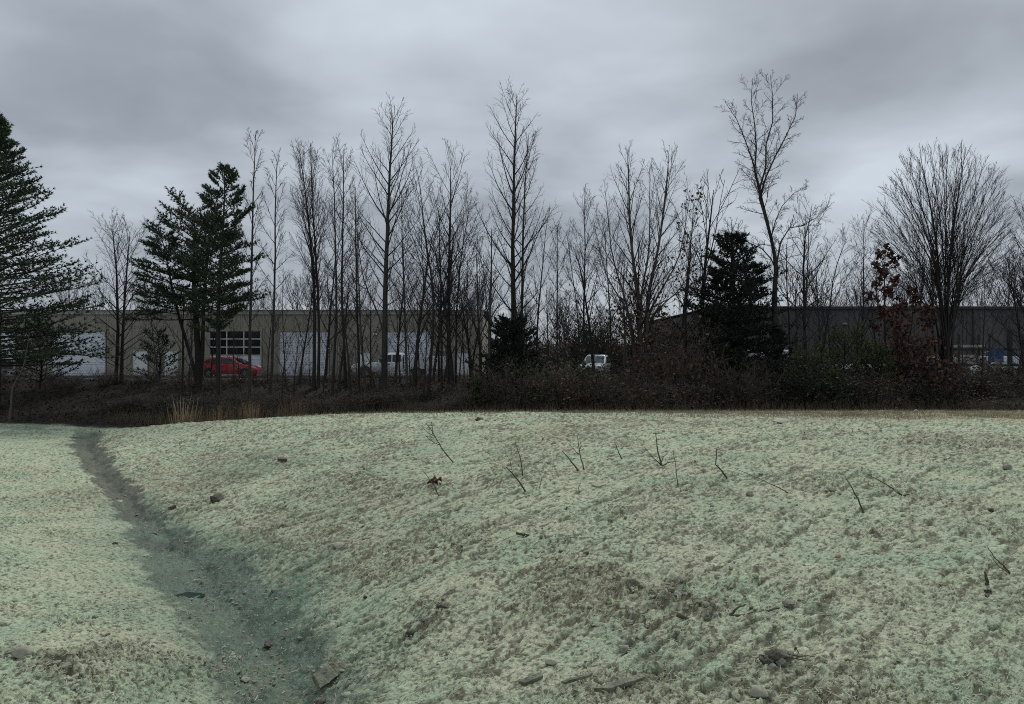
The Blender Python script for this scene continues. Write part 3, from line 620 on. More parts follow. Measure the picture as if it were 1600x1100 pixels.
# ------------------------------------------------------------------ right-hand yard
def trailer(px, Y, L, H, label, W=2.2, mt='white'):
    r = empty('cargo_trailer', (XW(px, Y), Y, 0), label, 'trailer')
    add_bevel(MB().box(-L/2, L/2, 0, W, .5, H).build('box_body', M[mt], r), .06)
    for i in range(int(L/.6)): MB().box(-L/2+.1+i*.6, -L/2+.14+i*.6, -.02, -.002, .55, H-.08).build('body_rib', M['trim_white'], r)
    MB().box(-L/2, L/2, -.03, -.004, .44, .52).build('side_rail', M['trim_dark'], r)
    for x in (-.45, .4): wheel(r, x, .0, .36)
    MB().bar((-L/2-1.1, W/2, .5), (-L/2, W/2, .5), .1).build('tow_bar', M['steel'], r)
    return r
trailer(1208, 53.5, 2.6, 2.0, 'white box trailer half hidden behind the dark cedar', 2.0)
trailer(1462, 53.5, 3.0, 1.5, 'low white trailer behind the big fan-shaped tree', 2.0)
trailer(1592, 55.0, 5.2, 1.55, 'white trailer behind the steel rack at the right edge', 2.0)
trailer(1350, 54.5, 3.4, .95, 'low pale trailer just showing over the green shrubs', 2.0)
# steel rack with bundles
KY = 51.5
rk = empty('steel_rack', (XW(1560, KY), KY, 0), 'dark steel storage rack with crossed braces holding lumber at the right edge', 'rack')
kx = lambda px: XW(px, KY) - XW(1560, KY); kz = lambda py: ZW(py, KY)
for px in (1498, 1546, 1598, 1646):
    for dy in (0, 1.2): MB().box(kx(px)-.05, kx(px)+.05, dy-.05, dy+.05, -.05, kz(522)).build('rack_post', M['steel'], rk)
for py in (571, 546):
    for dy in (-.075, 1.125): MB().box(kx(1494), kx(1650), dy, dy+.02, kz(py)-.07, kz(py)+.07).build('beam', M['steel'], rk)
for a_, b_ in (((1546, 524), (1598, 569)), ((1598, 573), (1546, 605)), ((1646, 524), (1600, 569)), ((1600, 573), (1646, 604)), ((1498, 569), (1546, 548))):
    MB().bar((kx(a_[0]), -.1, kz(a_[1])), (kx(b_[0]), -.1, kz(b_[1])), .045).build('brace', M['steel'], rk)
rng = random.Random(3)
for (px0, px1, pz, rows_) in ((1500, 1526, 569, 3), (1527, 1543, 569, 2), (1500, 1540, 544.5, 1)):
    x0_, x1_ = XW(px0, KY), XW(px1, KY); z0_ = kz(pz)+.08
    st = empty('lumber_stack', ((x0_+x1_)/2, KY, z0_), 'pale lumber bundle on the %s of the steel rack' % {1500: 'left lower shelf' if pz > 560 else 'upper shelf', 1527: 'lower shelf beside the blue sheet'}[px0], 'lumber', 'lumber bundles on the rack')
    for i in range(rows_):
        for j in range(4):
            MB().box(-(x1_-x0_)/2+rng.random()*.08, (x1_-x0_)/2-rng.random()*.08, j*.26, j*.26+.24, i*.2, i*.2+.17).build('board', M['lumber'], st)
bs = empty('blue_sheet', (XW(1557, KY-.3), KY-.3, ZW(566, KY-.3)), 'blue sheet hanging on the steel rack', 'tarp')
m = MB(); nx, nz = 10, 6; wS, hS = XW(1569, KY)-XW(1546, KY), .92
for s in (0, 1):
    for i in range(nx+1):
        for j in range(nz+1): m.v.append((-wS/2+wS*i/nx, .03*math.sin(i*1.3+j*.4)*(1-j/nz*.6)+s*.012, hS*j/nz))
st_ = (nx+1)*(nz+1)
for i in range(nx):
    for j in range(nz):
        q = i*(nz+1)+j; m.f.append((q, q+nz+1, q+nz+2, q+1)); m.f.append((st_+q, st_+q+1, st_+q+nz+2, st_+q+nz+1))
m.build('sheet', M['blue'], bs)
def post(px, py0, py1, w, mt, name, label, Y=49.5, round_=False, cat='post'):
    x = XW(px, Y); z0 = gz(x, Y)-.2; z1_ = ZW(py0, Y); m = MB(); r = empty(name, (x, Y, z0), label, cat)
    if round_:
        m.tube([Vector((0, 0, 0)), Vector((0, 0, z1_-z0-.05)), Vector((0, 0, z1_-z0-.01)), Vector((0, 0, z1_-z0))], [w/2, w/2, w*.4, w*.15], 14, True)
        m.build('post_shaft', mt, r, smooth=False)
    else:
        m.box(-w/2, w/2, -w/2, w/2, 0, z1_-z0-.05); m.build('post_shaft', mt, r); MB().box(-w/2-.02, w/2+.02, -w/2-.02, w/2+.02, z1_-z0-.05, z1_-z0).build('post_cap', mt, r)
post(1559, 562, 606, .24, M['concrete'], 'concrete_post', 'square grey concrete post in front of the blue sheet')
post(1538, 572, 602, .26, M['yellow'], 'bollard', 'round ochre yellow bollard left of the concrete post', round_=True, cat='bollard')
post(1511, 573, 604, .34, M['bark_pale'], 'bollard', 'broad weathered grey-brown bollard right of the fan-shaped tree', round_=True, cat='bollard')
post(1503, 575, 604, .2, M['bark_pale'], 'bollard', 'slim weathered bollard closest to the fan-shaped tree', round_=True, cat='bollard')
post(1578, 515, 604, .22, M['steel'], 'utility_post', 'tall black post right of the concrete post', cat='post')
# covered white heap
hp = MB(); rng = random.Random(5)
r_ = empty('covered_load', (XW(1524, 50.4), 50.4, 0), 'rounded white covered load between the bollards', 'covered load')
for i in range(9):
    for j in range(7):
        a = i/8*2-1; b = j/6*2-1; h = .92*(1-.35*a*a-.2*b*b) + .04*rng.random(); hp.v.append((a*.5, b*.5, h if abs(b) < .99 and abs(a) < .99 else 0.))
for i in range(8):
    for j in range(6): q = i*7+j; hp.f.append((q, q+7, q+8, q+1))
hp.build('cover', M['white'], r_, smooth=True)

# ------------------------------------------------------------------ trees
def rdir(rng):
    while True:
        v = Vector((rng.uniform(-1, 1), rng.uniform(-1, 1), rng.uniform(-1, 1)))
        if .05 < v.length < 1: return v.normalized()
UP = Vector((0, 0, 1))
def grow(p, d, L, nseg, wob, up, rng):
    pts = [p.copy()]; st = L/nseg; d = d.copy()
    for i in range(nseg):
        d = d + rdir(rng)*wob + UP*up; d.normalize(); p = p + d*st; pts.append(p.copy())
    return pts
def at(pts, t):
    t = max(0, min(.9999, t))*(len(pts)-1); i = int(t); f = t-i
    return pts[i].lerp(pts[i+1], f), (pts[i+1]-pts[i]).normalized()
def side(d, ang, az, rng=None):
    a = d.cross(UP)
    if a.length < .05: a = Vector((1, 0, 0))
    a.normalize(); b = d.cross(a)
    return (d*math.cos(ang) + (a*math.cos(az) + b*math.sin(az))*math.sin(ang)).normalized()
def leaf(m, p, s, rng, elong=1.0):
    a = rdir(rng); b = a.cross(rdir(rng)).normalized(); a *= s*elong; b *= s*.55; n = len(m.v)
    m.v += [tuple(p-a*.2), tuple(p+a*.4+b), tuple(p+a), tuple(p+a*.4-b)]; m.f += [(n, n+1, n+2, n+3)]
def tree_geo(path, r0, rng, n1=34, t0=.3, spread=2.4, ang=(50, 28), up=.10, n2=8, n3=4, tw=.0075, env=None, wob=.09, leaves=None, l2=.42, a2=(24, 48), trunk_sides=8, tmax=.985, droop=0.0):
    T, Cn, Lf = MB(), MB(), MB()
    H = (path[-1]-path[0]).length; n = len(path)
    rad = [max(tw*1.3, r0*(1-i/(n-1))**.85 + tw) for i in range(n)]; rad[0] *= 1.25
    T.tube(path, rad, trunk_sides)
    env = env or (lambda t: min(1, .45+t*2.0) * (1-t)**.62 + .10)
    az = rng.random()*6.28
    for i in range(n1):
        u = ((i + rng.random()*.9)/n1); t = t0 + (tmax-t0)*u; p, d = at(path, t); az += 2.4 + rng.uniform(-.5, .5)
        A = R(ang[0] + (ang[1]-ang[0])*u + rng.uniform(-8, 8)); L = spread*1.4*env(u)*rng.uniform(.7, 1.15)/max(.35, math.sin(A))
        rt = r0*(1-t)**.85+tw; rb_ = min(rt*.55, .008 + L*.0105)
        ns = max(3, int(L/.55)); ns = min(ns, 7)
        bp = grow(p, side(d, A, az), L, ns, wob, up, rng)
        Cn.tube(bp, [rb_ + (tw-rb_)*(k/ns)**.8 for k in range(ns+1)], 4 if rb_ > .025 else 3)
        m2 = max(2, int(n2*min(1.3, L/spread*.9)))
        for j in range(m2):
            v = .18 + .8*(j+rng.random()*.8)/m2; q, e = at(bp, v)
            L2 = L*l2*(1.05-v*.75)*rng.uniform(.6, 1.2)
            b2 = grow(q, side(e, R(rng.uniform(*a2)), rng.random()*6.28), L2, 3, wob*1.3, up*.8-droop, rng)
            r2 = min(rb_*.55, tw*1.35); Cn.tube(b2, [r2, r2*.9, tw*.85, tw*.6], 3)
            for k in range(n3):
                w = .25 + .75*(k+rng.random())/n3; q3, e3 = at(b2, w)
                L3 = L2*.42*rng.uniform(.5, 1.2)+.06
                b3 = grow(q3, side(e3, R(rng.uniform(*a2)), rng.random()*6.28), L3, 2, wob*1.5, up*.5-droop, rng)
                Cn.tube(b3, [tw*.75, tw*.65, tw*.45], 3)
                if leaves and rng.random() < leaves[1](t):
                    for _ in range(leaves[2]): leaf(Lf, b3[-1]+rdir(rng)*.05, leaves[0]*rng.uniform(.6, 1.2), rng)
    return T, Cn, Lf
def mkpath(x, y, z0, pts, Y, rng, n=14, wob=.03):
    # pts: photo pixels of the stem from foot to tip, at depth Y
    base = Vector((x, y, z0)); ctrl_ = [base] + [Vector((XW(px, Y), y, ZW(py, Y))) for px, py in pts]
    L = [0]
    for a_, b_ in zip(ctrl_[:-1], ctrl_[1:]): L.append(L[-1]+(b_-a_).length)
    out = []; off = Vector((0, 0, 0))
    for i in range(n+1):
        s = L[-1]*i/n; k = max(j for j in range(len(L)) if L[j] <= s+1e-9); k = min(k, len(ctrl_)-2)
        f = (s-L[k])/(L[k+1]-L[k]); p0 = ctrl_[max(k-1, 0)]; p1 = ctrl_[k]; p2 = ctrl_[k+1]; p3 = ctrl_[min(k+2, len(ctrl_)-1)]
        q = .5*((2*p1) + (p2-p0)*f + (2*p0-5*p1+4*p2-p3)*f*f + (3*p1-p0-3*p2+p3)*f**3)
        if i: off += Vector((rng.uniform(-1, 1), rng.uniform(-1, 1), 0))*wob
        out.append(q+off*(1 if i < n else 1))
    return out
def tree_at(name, px, Y, stems, label, seed, cat='tree', group=None, bark='bark', twigm='twig', leafm='leaf_brown', **kw):
    """stems: list of dict(path=[(px,py)...], r, and overrides)"""
    rng = random.Random(seed); x = XW(px, Y); z = gz(x, Y)-.08
    root = empty(name, (x, Y, z), label, cat, group); inv = Vector((x, Y, z))
    C_, Lv = MB(), MB()
    for i, s in enumerate(stems):
        s = dict(s); pth = s.pop('path'); r = s.pop('r'); dy = s.pop('dy', 0.0); dx = s.pop('dx', 0.0)
        P_ = mkpath(x+dx, Y+dy, z, pth, Y, rng, wob=s.pop('pw', .03)); P_ = [p-inv for p in P_]
        k = dict(kw); k.update(s)
        T, Cn, Lf = tree_geo(P_, r, rng, **k)
        T.build('trunk', M[bark], root, smooth=True)
        for src, dst in ((Cn, C_), (Lf, Lv)):
            b = len(dst.v); dst.v += src.v; dst.f += [tuple(q+b for q in f) for f in src.f]
    C_.build('crown', M[twigm], root)
    if Lv.v: Lv.build('leaves', M[leafm], root)
    return root
poplar = dict(n1=40, t0=.22, ang=(52, 30), up=.10, n2=8, n3=4)
slim = dict(n1=28, t0=.25, ang=(44, 26), up=.08, n2=7, n3=4, wob=.07)
# left of the first building, going right
tree_at('bare_tree', 185, 49, [dict(path=[(184, 480), (176, 352)], r=.13, dx=-.18), dict(path=[(192, 500), (203, 362)], r=.12, dx=.2)],
        'bare twin-stemmed tree between the two evergreens, before the wide white door', 11, n1=30, t0=.12, spread=2.3, ang=(62, 30), up=.05, n2=9, n3=4)
tree_at('bare_tree', 390, 44, [dict(path=[(393, 450), (402, 206)], r=.10)], 'tall thin bare tree just right of the pointed pine', 12, spread=1.0, **slim, bark='bark_grey')
tree_at('bare_tree', 423, 45, [dict(path=[(430, 450), (433, 236)], r=.09)], 'thin bare tree second to the right of the pointed pine', 13, spread=1.1, **slim, bark='bark_grey')
tree_at('bare_tree', 494, 45.5, [dict(path=[(491, 450), (481, 330), (470, 236)], r=.12, dx=-.12), dict(path=[(497, 470), (488, 330), (487, 240)], r=.10, dx=.15)],
        'bare tree with two joined trunks and a narrow broom-like crown', 14, n1=34, t0=.30, spread=1.15, ang=(24, 16), up=.06, n2=8, n3=4)
tree_at('bare_tree', 519, 44, [dict(path=[(523, 450), (516, 240)], r=.085)], 'slim bare tree right of the broom-like double tree', 15, spread=1.25, **slim)
tree_at('bare_tree', 541, 46, [dict(path=[(536, 450), (539, 232)], r=.10)], 'slim bare tree halfway between the double tree and the tallest left trunk', 16, spread=1.3, **slim)
tree_at('bare_tree', 561, 45, [dict(path=[(556, 430), (553, 292)], r=.085)], 'shorter slim bare tree just left of the thick trunk', 17, spread=1.2, **slim)
tree_at('bare_tree', 601, 44, [dict(path=[(603, 470), (607, 320), (615, 174)], r=.21), dict(path=[(598, 515), (566, 430), (555, 330)], r=.06, n1=14, spread=1.0)], 'thick-trunked tall bare tree standing before the service truck', 18,
        n1=46, t0=.30, spread=2.4, ang=(55, 34), up=.10, n2=9, n3=3, bark='bark_grey')
tree_at('bare_tree', 636, 42.5, [dict(path=[(633, 460), (630, 300)], r=.085)], 'slim pale-barked tree right of the thick trunk', 19, spread=1.2, **slim, bark='bark_grey')
tree_at('bare_tree', 668, 43, [dict(path=[(676, 470), (664, 380), (652, 270)], r=.10)], 'bare tree leaning left beside the many-stemmed clump', 20, spread=1.6, **slim)
tree_at('bare_tree', 700, 45, [dict(path=[(702, 440), (705, 247)], r=.13), dict(path=[(688, 470), (683, 320)], r=.08, dx=-.4), dict(path=[(716, 470), (735, 320)], r=.075, dx=.5), dict(path=[(699, 480), (720, 350)], r=.07, dx=.25, dy=.5)],
        'many-stemmed bare tree before the right end of the tan warehouse', 21, n1=24, t0=.22, spread=1.9, ang=(45, 26), up=.09, n2=8, n3=4)
tree_at('bare_tree', 735, 47, [dict(path=[(748, 500), (760, 420)], r=.06), dict(path=[(728, 500), (726, 400)], r=.06)], 'low spreading bare tree at the warehouse corner', 22, n1=14, t0=.15, spread=1.3, ang=(50, 30), n2=6, n3=3)
tree_at('bare_tree', 802, 45, [dict(path=[(801, 470), (802, 330), (806, 146)], r=.20), dict(path=[(815, 480), (818, 340), (826, 210)], r=.12, dx=.5, n1=30, spread=1.9)], 'tallest bare tree of the middle, rising out of the small dark cedar', 23,
        n1=48, t0=.20, spread=2.5, ang=(52, 34), up=.09, n2=9, n3=3)
tree_at('bare_tree', 838, 46, [dict(path=[(842, 500), (850, 400), (858, 330)], r=.07)], 'small bare tree leaning right beside the small dark cedar', 24, n1=18, t0=.15, spread=1.5, ang=(45, 30), n2=7, n3=3)
tree_at('bare_tree', 870, 47, [dict(path=[(871, 470), (871, 352)], r=.06)], 'thin bare sapling alone in the gap between the buildings', 25, spread=1.0, **slim)
tree_at('bare_tree', 912, 47, [dict(path=[(912, 470), (911, 305)], r=.085), dict(path=[(900, 480), (884, 360)], r=.05, dx=-.2, n1=14)], 'thin bare tree above the white pickup', 26, spread=1.4, **slim)
tree_at('bare_tree', 955, 48, [dict(path=[(952, 480), (940, 350)], r=.06)], 'thin bare tree just left of the broad brown-leaved tree', 27, spread=1.5, **slim)
lvb = (.15, lambda t: .75*max(0, 1-(t-.15)*4.2), 3)
tree_at('oak_tree', 1003, 44, [dict(path=[(1000, 480), (990, 380), (985, 238)], r=.17, n1=38), dict(path=[(1010, 480), (1028, 380), (1044, 240)], r=.15, dx=.3, n1=36), dict(path=[(998, 500), (1014, 380), (1015, 262)], r=.09, n1=24),
                               dict(path=[(985, 500), (958, 400), (946, 290)], r=.08, dx=-.15, n1=22), dict(path=[(985, 505), (945, 430), (925, 345)], r=.06, dx=-.15, n1=18, spread=1.3), dict(path=[(1012, 500), (1060, 400), (1078, 300)], r=.08, dx=.3, n1=22), dict(path=[(1012, 510), (1070, 440), (1094, 365)], r=.06, dx=.3, n1=18, spread=1.3)],
        'broad round-topped bare oak with brown leaves still on its low branches', 28, t0=.18, spread=1.5, ang=(38, 26), up=.07, n2=7, n3=3, leaves=lvb, bark='twig_brown')
tree_at('oak_tree', 1070, 45, [dict(path=[(1072, 480), (1078, 400), (1083, 318)], r=.09)], 'small oak with scattered brown leaves beside the dark cedar', 29, n1=28, t0=.1, spread=1.5, ang=(50, 30), n2=7, n3=4, leaves=(.14, lambda t: .35, 2))
# crooked one: a long bare bole that forks high
tree_at('crooked_tree', 1221, 44, [dict(path=[(1222, 588), (1213, 540), (1210, 460), (1213, 420), (1205, 372), (1194, 330), (1187, 300), (1180, 270)], r=.24, n1=10, spread=1.3, tmax=.99, t0=.5, ang=(75, 60), pw=.0, env=lambda t: 1),
                                  dict(path=[(1222, 588), (1213, 540), (1210, 460), (1213, 420), (1205, 372), (1194, 330), (1187, 300), (1178, 262), (1164, 222), (1152, 190), (1131, 158)], r=.12, pw=.012, t0=.62, n1=26, spread=1.0),
                                  dict(path=[(1222, 588), (1213, 540), (1210, 460), (1213, 420), (1205, 372), (1194, 330), (1187, 300), (1179, 262), (1183, 215), (1174, 170), (1176, 122)], r=.12, pw=.012, t0=.64, n1=26, spread=1.0),
                                  dict(path=[(1222, 588), (1213, 540), (1210, 460), (1213, 420), (1205, 372), (1194, 330), (1187, 300), (1197, 268), (1198, 225), (1210, 180), (1205, 116)], r=.12, pw=.012, t0=.62, n1=28, spread=1.1),
                                  dict(path=[(1222, 588), (1213, 540), (1210, 460), (1213, 420), (1205, 372), (1194, 330), (1187, 300), (1205, 262), (1220, 226), (1241, 192), (1247, 146)], r=.12, pw=.012, t0=.62, n1=26, spread=1.0),
                                  dict(path=[(1222, 588), (1213, 540), (1210, 460), (1213, 420), (1222, 372), (1243, 350), (1262, 352), (1292, 322)], r=.10, pw=.0, t0=.66, n1=18, spread=.9),
                                  dict(path=[(1222, 588), (1213, 540), (1210, 460), (1213, 420), (1190, 388), (1168, 378), (1136, 350)], r=.09, pw=.0, t0=.68, n1=16, spread=.8),
                                  dict(path=[(1222, 588), (1213, 540), (1210, 460), (1213, 420), (1205, 372), (1222, 322), (1248, 296), (1262, 290)], r=.08, pw=.0, t0=.72, n1=14, spread=.7)],
        'tall crooked bare tree, black against the brightest cloud, forking near its top', 30, ang=(58, 38), up=.05, n2=8, n3=4, env=lambda t: .8-.4*t, wob=.2)
tree_at('bare_tree', 1262, 45, [dict(path=[(1258, 400), (1268, 345), (1272, 318)], r=.11, n1=22, spread=2.6, ang=(68, 40), up=.12), dict(path=[(1300, 440), (1322, 370)], r=.07, dx=.6)], 'wide low bare tree right of the crooked tree', 31,
        n1=20, t0=.3, spread=1.9, ang=(55, 32), up=.09, n2=8, n3=4, wob=.16)
tree_at('bare_tree', 1345, 46, [dict(path=[(1350, 460), (1349, 345)], r=.06)], 'slim bare tree left of the red-leaved oak', 32, spread=1.4, **slim)
tree_at('oak_tree', 1385, 43, [dict(path=[(1380, 480), (1381, 392)], r=.08, n1=18, t0=.42, spread=.8), dict(path=[(1415, 560), (1425, 500), (1428, 465)], r=.07, dx=.7, spread=1.35, n1=24, t0=.1)], 'small oak hung with dark red-brown leaves by the fan-shaped tree', 33,
        ang=(62, 38), up=.05, n2=7, n3=4, leaves=(.17, lambda t: .8, 3), leafm='leaf_red')
# the fan
fan = []
frng = random.Random(5)
for i in range(30):
    u = (i/29)*2-1; A_ = R(116*u); ex = 1474+math.sin(A_)*(104+frng.uniform(-8, 6)); ey = 372-math.cos(A_)*(138+frng.uniform(-14, 8)); wide = abs(u)
    fan.append(dict(path=[(1477+u*14, 525-20*(1-wide)), (1477+(ex-1477)*.36, 500+(ey-500)*.50), (ex, ey)], r=.028+.02*(1-wide) if i not in (12, 17) else .11, pw=.012, dx=u*.2, dy=frng.uniform(-.5, .5), n1=20, t0=.40, spread=1.0, ang=(26, 18)))
tree_at('fan_shaped_tree', 1478, 43, fan, 'great fan-shaped bare tree of fine upright branches before the dark building', 34, up=.05, n2=5, n3=2, a2=(12, 28), l2=.5, tw=.0075, wob=.04)
tree_at('bare_tree', 1612, 46, [dict(path=[(1610, 480), (1604, 330)], r=.12), dict(path=[(1590, 500), (1572, 400)], r=.06, dx=-.3), dict(path=[(1625, 500), (1660, 340)], r=.1, dx=.3)], 'bare tree cut by the right edge of the view', 35, n1=30, t0=.15, spread=2.0, ang=(50, 28), up=.08, n2=9, n3=4)
tree_at('leaning_sapling', 15, 37.6, [dict(path=[(18, 610), (34, 575), (44, 520)], r=.055, pw=.02)], 'crooked pale-barked sapling at the foot of the large left evergreen', 36, n1=10, t0=.5, spread=.7, ang=(55, 35), n2=4, n3=2, bark='bark_dull')

LM = [(15, 'the crooked pale sapling'), (62, 'the young pine'), (125, 'the wide white door'), (185, 'the twin-stemmed tree'), (248, 'the scraggly young pine'), (311, 'the broad pine'), (340, 'the pointed pine'), (390, 'the tall thin tree'), (423, 'the second thin tree'),
      (456, 'the russet grass clump'), (494, 'the broom-like double tree'), (519, 'the slim tree'), (541, 'the wall-light tree'), (566, 'the white side door'), (601, 'the thick-trunked tree'), (636, 'the pale-barked slim tree'), (668, 'the left-leaning tree'), (700, 'the many-stemmed tree'), (728, 'the low spreading tree'), (754, 'the warehouse corner'),
      (797, 'the small dark cedar'), (842, 'the olive shrub'), (870, 'the lone sapling in the gap'), (884, 'the taller olive shrub'), (912, 'the thin tree over the pickup'), (932, 'the white pickup'), (962, 'the brown shrub'), (1003, 'the round-topped oak'), (1035, 'the brown-leaved shrub'), (1070, 'the small oak'), (1100, 'the cedar left edge'), (1145, 'the big dark cedar'), (1180, 'the cedar right edge'),
      (1213, 'the crooked tree'), (1250, 'the olive-green juniper'), (1275, 'the wide low tree'), (1320, 'the tall dull juniper'), (1345, 'the slim tree before the dark wall'), (1372, 'the spreading juniper'), (1400, 'the red-leaved oak'), (1445, 'the dark red shrub'), (1478, 'the fan-shaped tree'), (1507, 'the weathered bollards'), (1538, 'the ochre bollard'), (1559, 'the concrete post'), (1580, 'the black post'), (1604, 'the right edge')]
_used = {}
def lbl(first, px, bits, tail=''):
    q = min(LM, key=lambda l: abs(l[0]-px)); d = px-q[0]
    rel = 'in line with' if abs(d) < 4 else ('just left of' if d < 0 else 'just right of')
    t = f'{first} {rel} {q[1]}{tail}'
    for b_ in bits:
        if t not in _used: break
        t = f'{b_} {first} {rel} {q[1]}{tail}'
    if len(t.split()) > 16: t = t.replace(tail, '')
    _used[t] = 1; return t
# ---- saplings of the thicket: a few shared shapes, each stem its own object
def sapling_meshes(seed, H, spread, n1=14, n2=5, n3=2, r=.035, **k):
    rng = random.Random(seed); path = [Vector((0, 0, 0))]
    d = Vector((rng.uniform(-.08, .08), rng.uniform(-.08, .08), 1)).normalized()
    for i in range(10): d = (d + rdir(rng)*.045 + UP*.03).normalized(); path.append(path[-1]+d*H/10)
    kw = dict(n1=n1, t0=.2, spread=spread, ang=(42, 25), up=.09, n2=n2, n3=n3); kw.update(k)
    T, C_, L_ = tree_geo(path, r, rng, trunk_sides=6, **kw)
    return T, C_, L_
SAP = []
for i in range(6):
    T, C_, _ = sapling_meshes(100+i, 6.0, 1.15 if i % 2 else .8, r=.04+.008*i)
    SAP.append((T.mesh('trunk', M['bark'] if i % 2 else M['bark_grey'], True), C_.mesh('crown', M['twig'])))
def place_tree(name, meshes, px, Y, h, h0, label, cat, group, rz, yaw=True, w=1.0):
    x = XW(px, Y); z = gz(x, Y)-.08; s = h/h0
    r = empty(name, (x, Y, z), label, cat, group)
    for nm, me in zip(('trunk', 'crown', 'leaves'), meshes): inst(nm, me, r, rot=(0, 0, rz), sc=(s*w, s*w, s))
    return r
srng = random.Random(42)
# (photo x, top y) of the thin stems
ST = [(446, 440), (458, 500), (468, 400), (508, 380), (528, 430), (549, 460), (572, 360), (580, 440), (590, 500), (617, 400), (625, 480), (646, 350), (655, 430), (662, 470), (677, 360), (686, 430), (693, 480), (709, 380), (718, 440), (726, 470), (740, 400), (752, 380), (765, 350),
      (440, 520), (484, 500), (505, 500), (560, 520), (642, 500), (672, 520), (700, 540), (730, 520)]
for i, (px, py) in enumerate(ST):
    Y = srng.uniform(42, 49); h = ZW(py, Y) - gz(XW(px, Y), Y)
    place_tree('sapling', SAP[i % 6], px, Y, h, 6.0, lbl('thin bare sapling', px, ('short' if py > 440 else 'tall', 'shorter' if py > 440 else 'taller'), ' before the tan warehouse'), 'sapling', 'thin saplings before the tan warehouse', srng.random()*6.28)
for i, (px, py) in enumerate([(70, 520), (96, 560), (250, 470), (285, 440), (292, 470), (330, 500), (366, 480), (418, 470), (378, 520)]):
    Y = srng.uniform(44, 49); h = ZW(py, Y) - gz(XW(px, Y), Y)
    place_tree('sapling', SAP[i % 6], px, Y, h, 6.0, lbl('thin dark sapling', px, ('shorter', 'lower'), ' among the evergreens'), 'sapling', 'thin saplings among the left evergreens', srng.random()*6.28)
for i, (px, py) in enumerate([q for j, q in enumerate([(1100, 400), (1120, 470), (1235, 380), (1245, 430), (1285, 400), (1300, 460), (1318, 380), (1332, 430), (1363, 400), (1375, 470), (1400, 480), (1440, 440), (1535, 430), (1560, 460), (1590, 400), (1060, 360), (1040, 460), (975, 420), (960, 460), (930, 400), (1180, 420), (1155, 470), (1505, 480), (1520, 400), (820, 420), (858, 450), (894, 400), (1140, 340), (1165, 330), (1092, 300), (1250, 350), (1308, 340)]) if j % 5 not in (1, 3)]):
    Y = srng.uniform(43, 49.5); h = ZW(py, Y) - gz(XW(px, Y), Y)
    place_tree('sapling', SAP[i % 6], px, Y, h, 6.0, lbl('thin bare sapling', px, ('short' if py > 400 else 'tall', 'shorter' if py > 400 else 'taller'), ' in the brush'), 'sapling', 'thin saplings in the right-hand brush', srng.random()*6.28)

# ---- woods far behind: individual trees sharing shapes
FAR = []
for i in range(4):
    T, C_, _ = sapling_meshes(200+i, 9.0, 3.0, n1=26, n2=7, n3=3, r=.14, ang=(48, 26), tw=.014, t0=.15)
    FAR.append((T.mesh('trunk', M['twig_far'], True), C_.mesh('crown', M['twig_far'])))
for i in range(24):
    px = 740 + (i*67) % 330 if i < 12 else 1230 + (i*61) % 400
    Y = srng.uniform(84, 120); top = srng.uniform(462, 500) if i < 12 else srng.uniform(415, 465); h = ZW(top, Y)
    place_tree('distant_tree', FAR[i % 4], px, Y, h, 9.0, 'grey bare tree of the far woods seen between and over the buildings', 'tree', 'far woods behind the buildings', srng.random()*6.28)
for i in range(16):
    px = 120 + i*42 + srng.uniform(-12, 12); Y = srng.uniform(95, 120); h = ZW(srng.uniform(445, 476), Y)
    place_tree('distant_tree', FAR[i % 4], px, Y, h, 9.0, 'grey bare treetop showing over the tan warehouse roof', 'tree', 'treetops behind the tan warehouse', srng.random()*6.28)

def far_brush():
    rng = random.Random(31); m = MB()
    for i in range(4500):
        px = rng.uniform(740, 1120) if i < 3400 else rng.uniform(1120, 1700); Y = rng.uniform(66, 82) if px < 1120 else rng.uniform(92, 100); x = XW(px, Y)
        H = rng.uniform(.8, 4.2)*(.6+.5*math.sin(px*.05)**2); d = Vector((rng.uniform(-.5, .5), rng.uniform(-.3, .3), 1)).normalized()
        m.tube(grow(Vector((x, Y, rng.random()**2*H*.5)), d, H*.6, 2, .2, 0, rng), [.034, .025, .012], 3)
    for i in range(9000):
        px = rng.uniform(740, 1100); Y = rng.uniform(66, 78); leaf(m, Vector((XW(px, Y), Y, rng.random()*2.6)), .16, rng)
    tag(m.build('far_undergrowth', M['twig_far2']), 'dark undergrowth of the far woods seen through the gap between the buildings', kind='stuff')
far_brush()
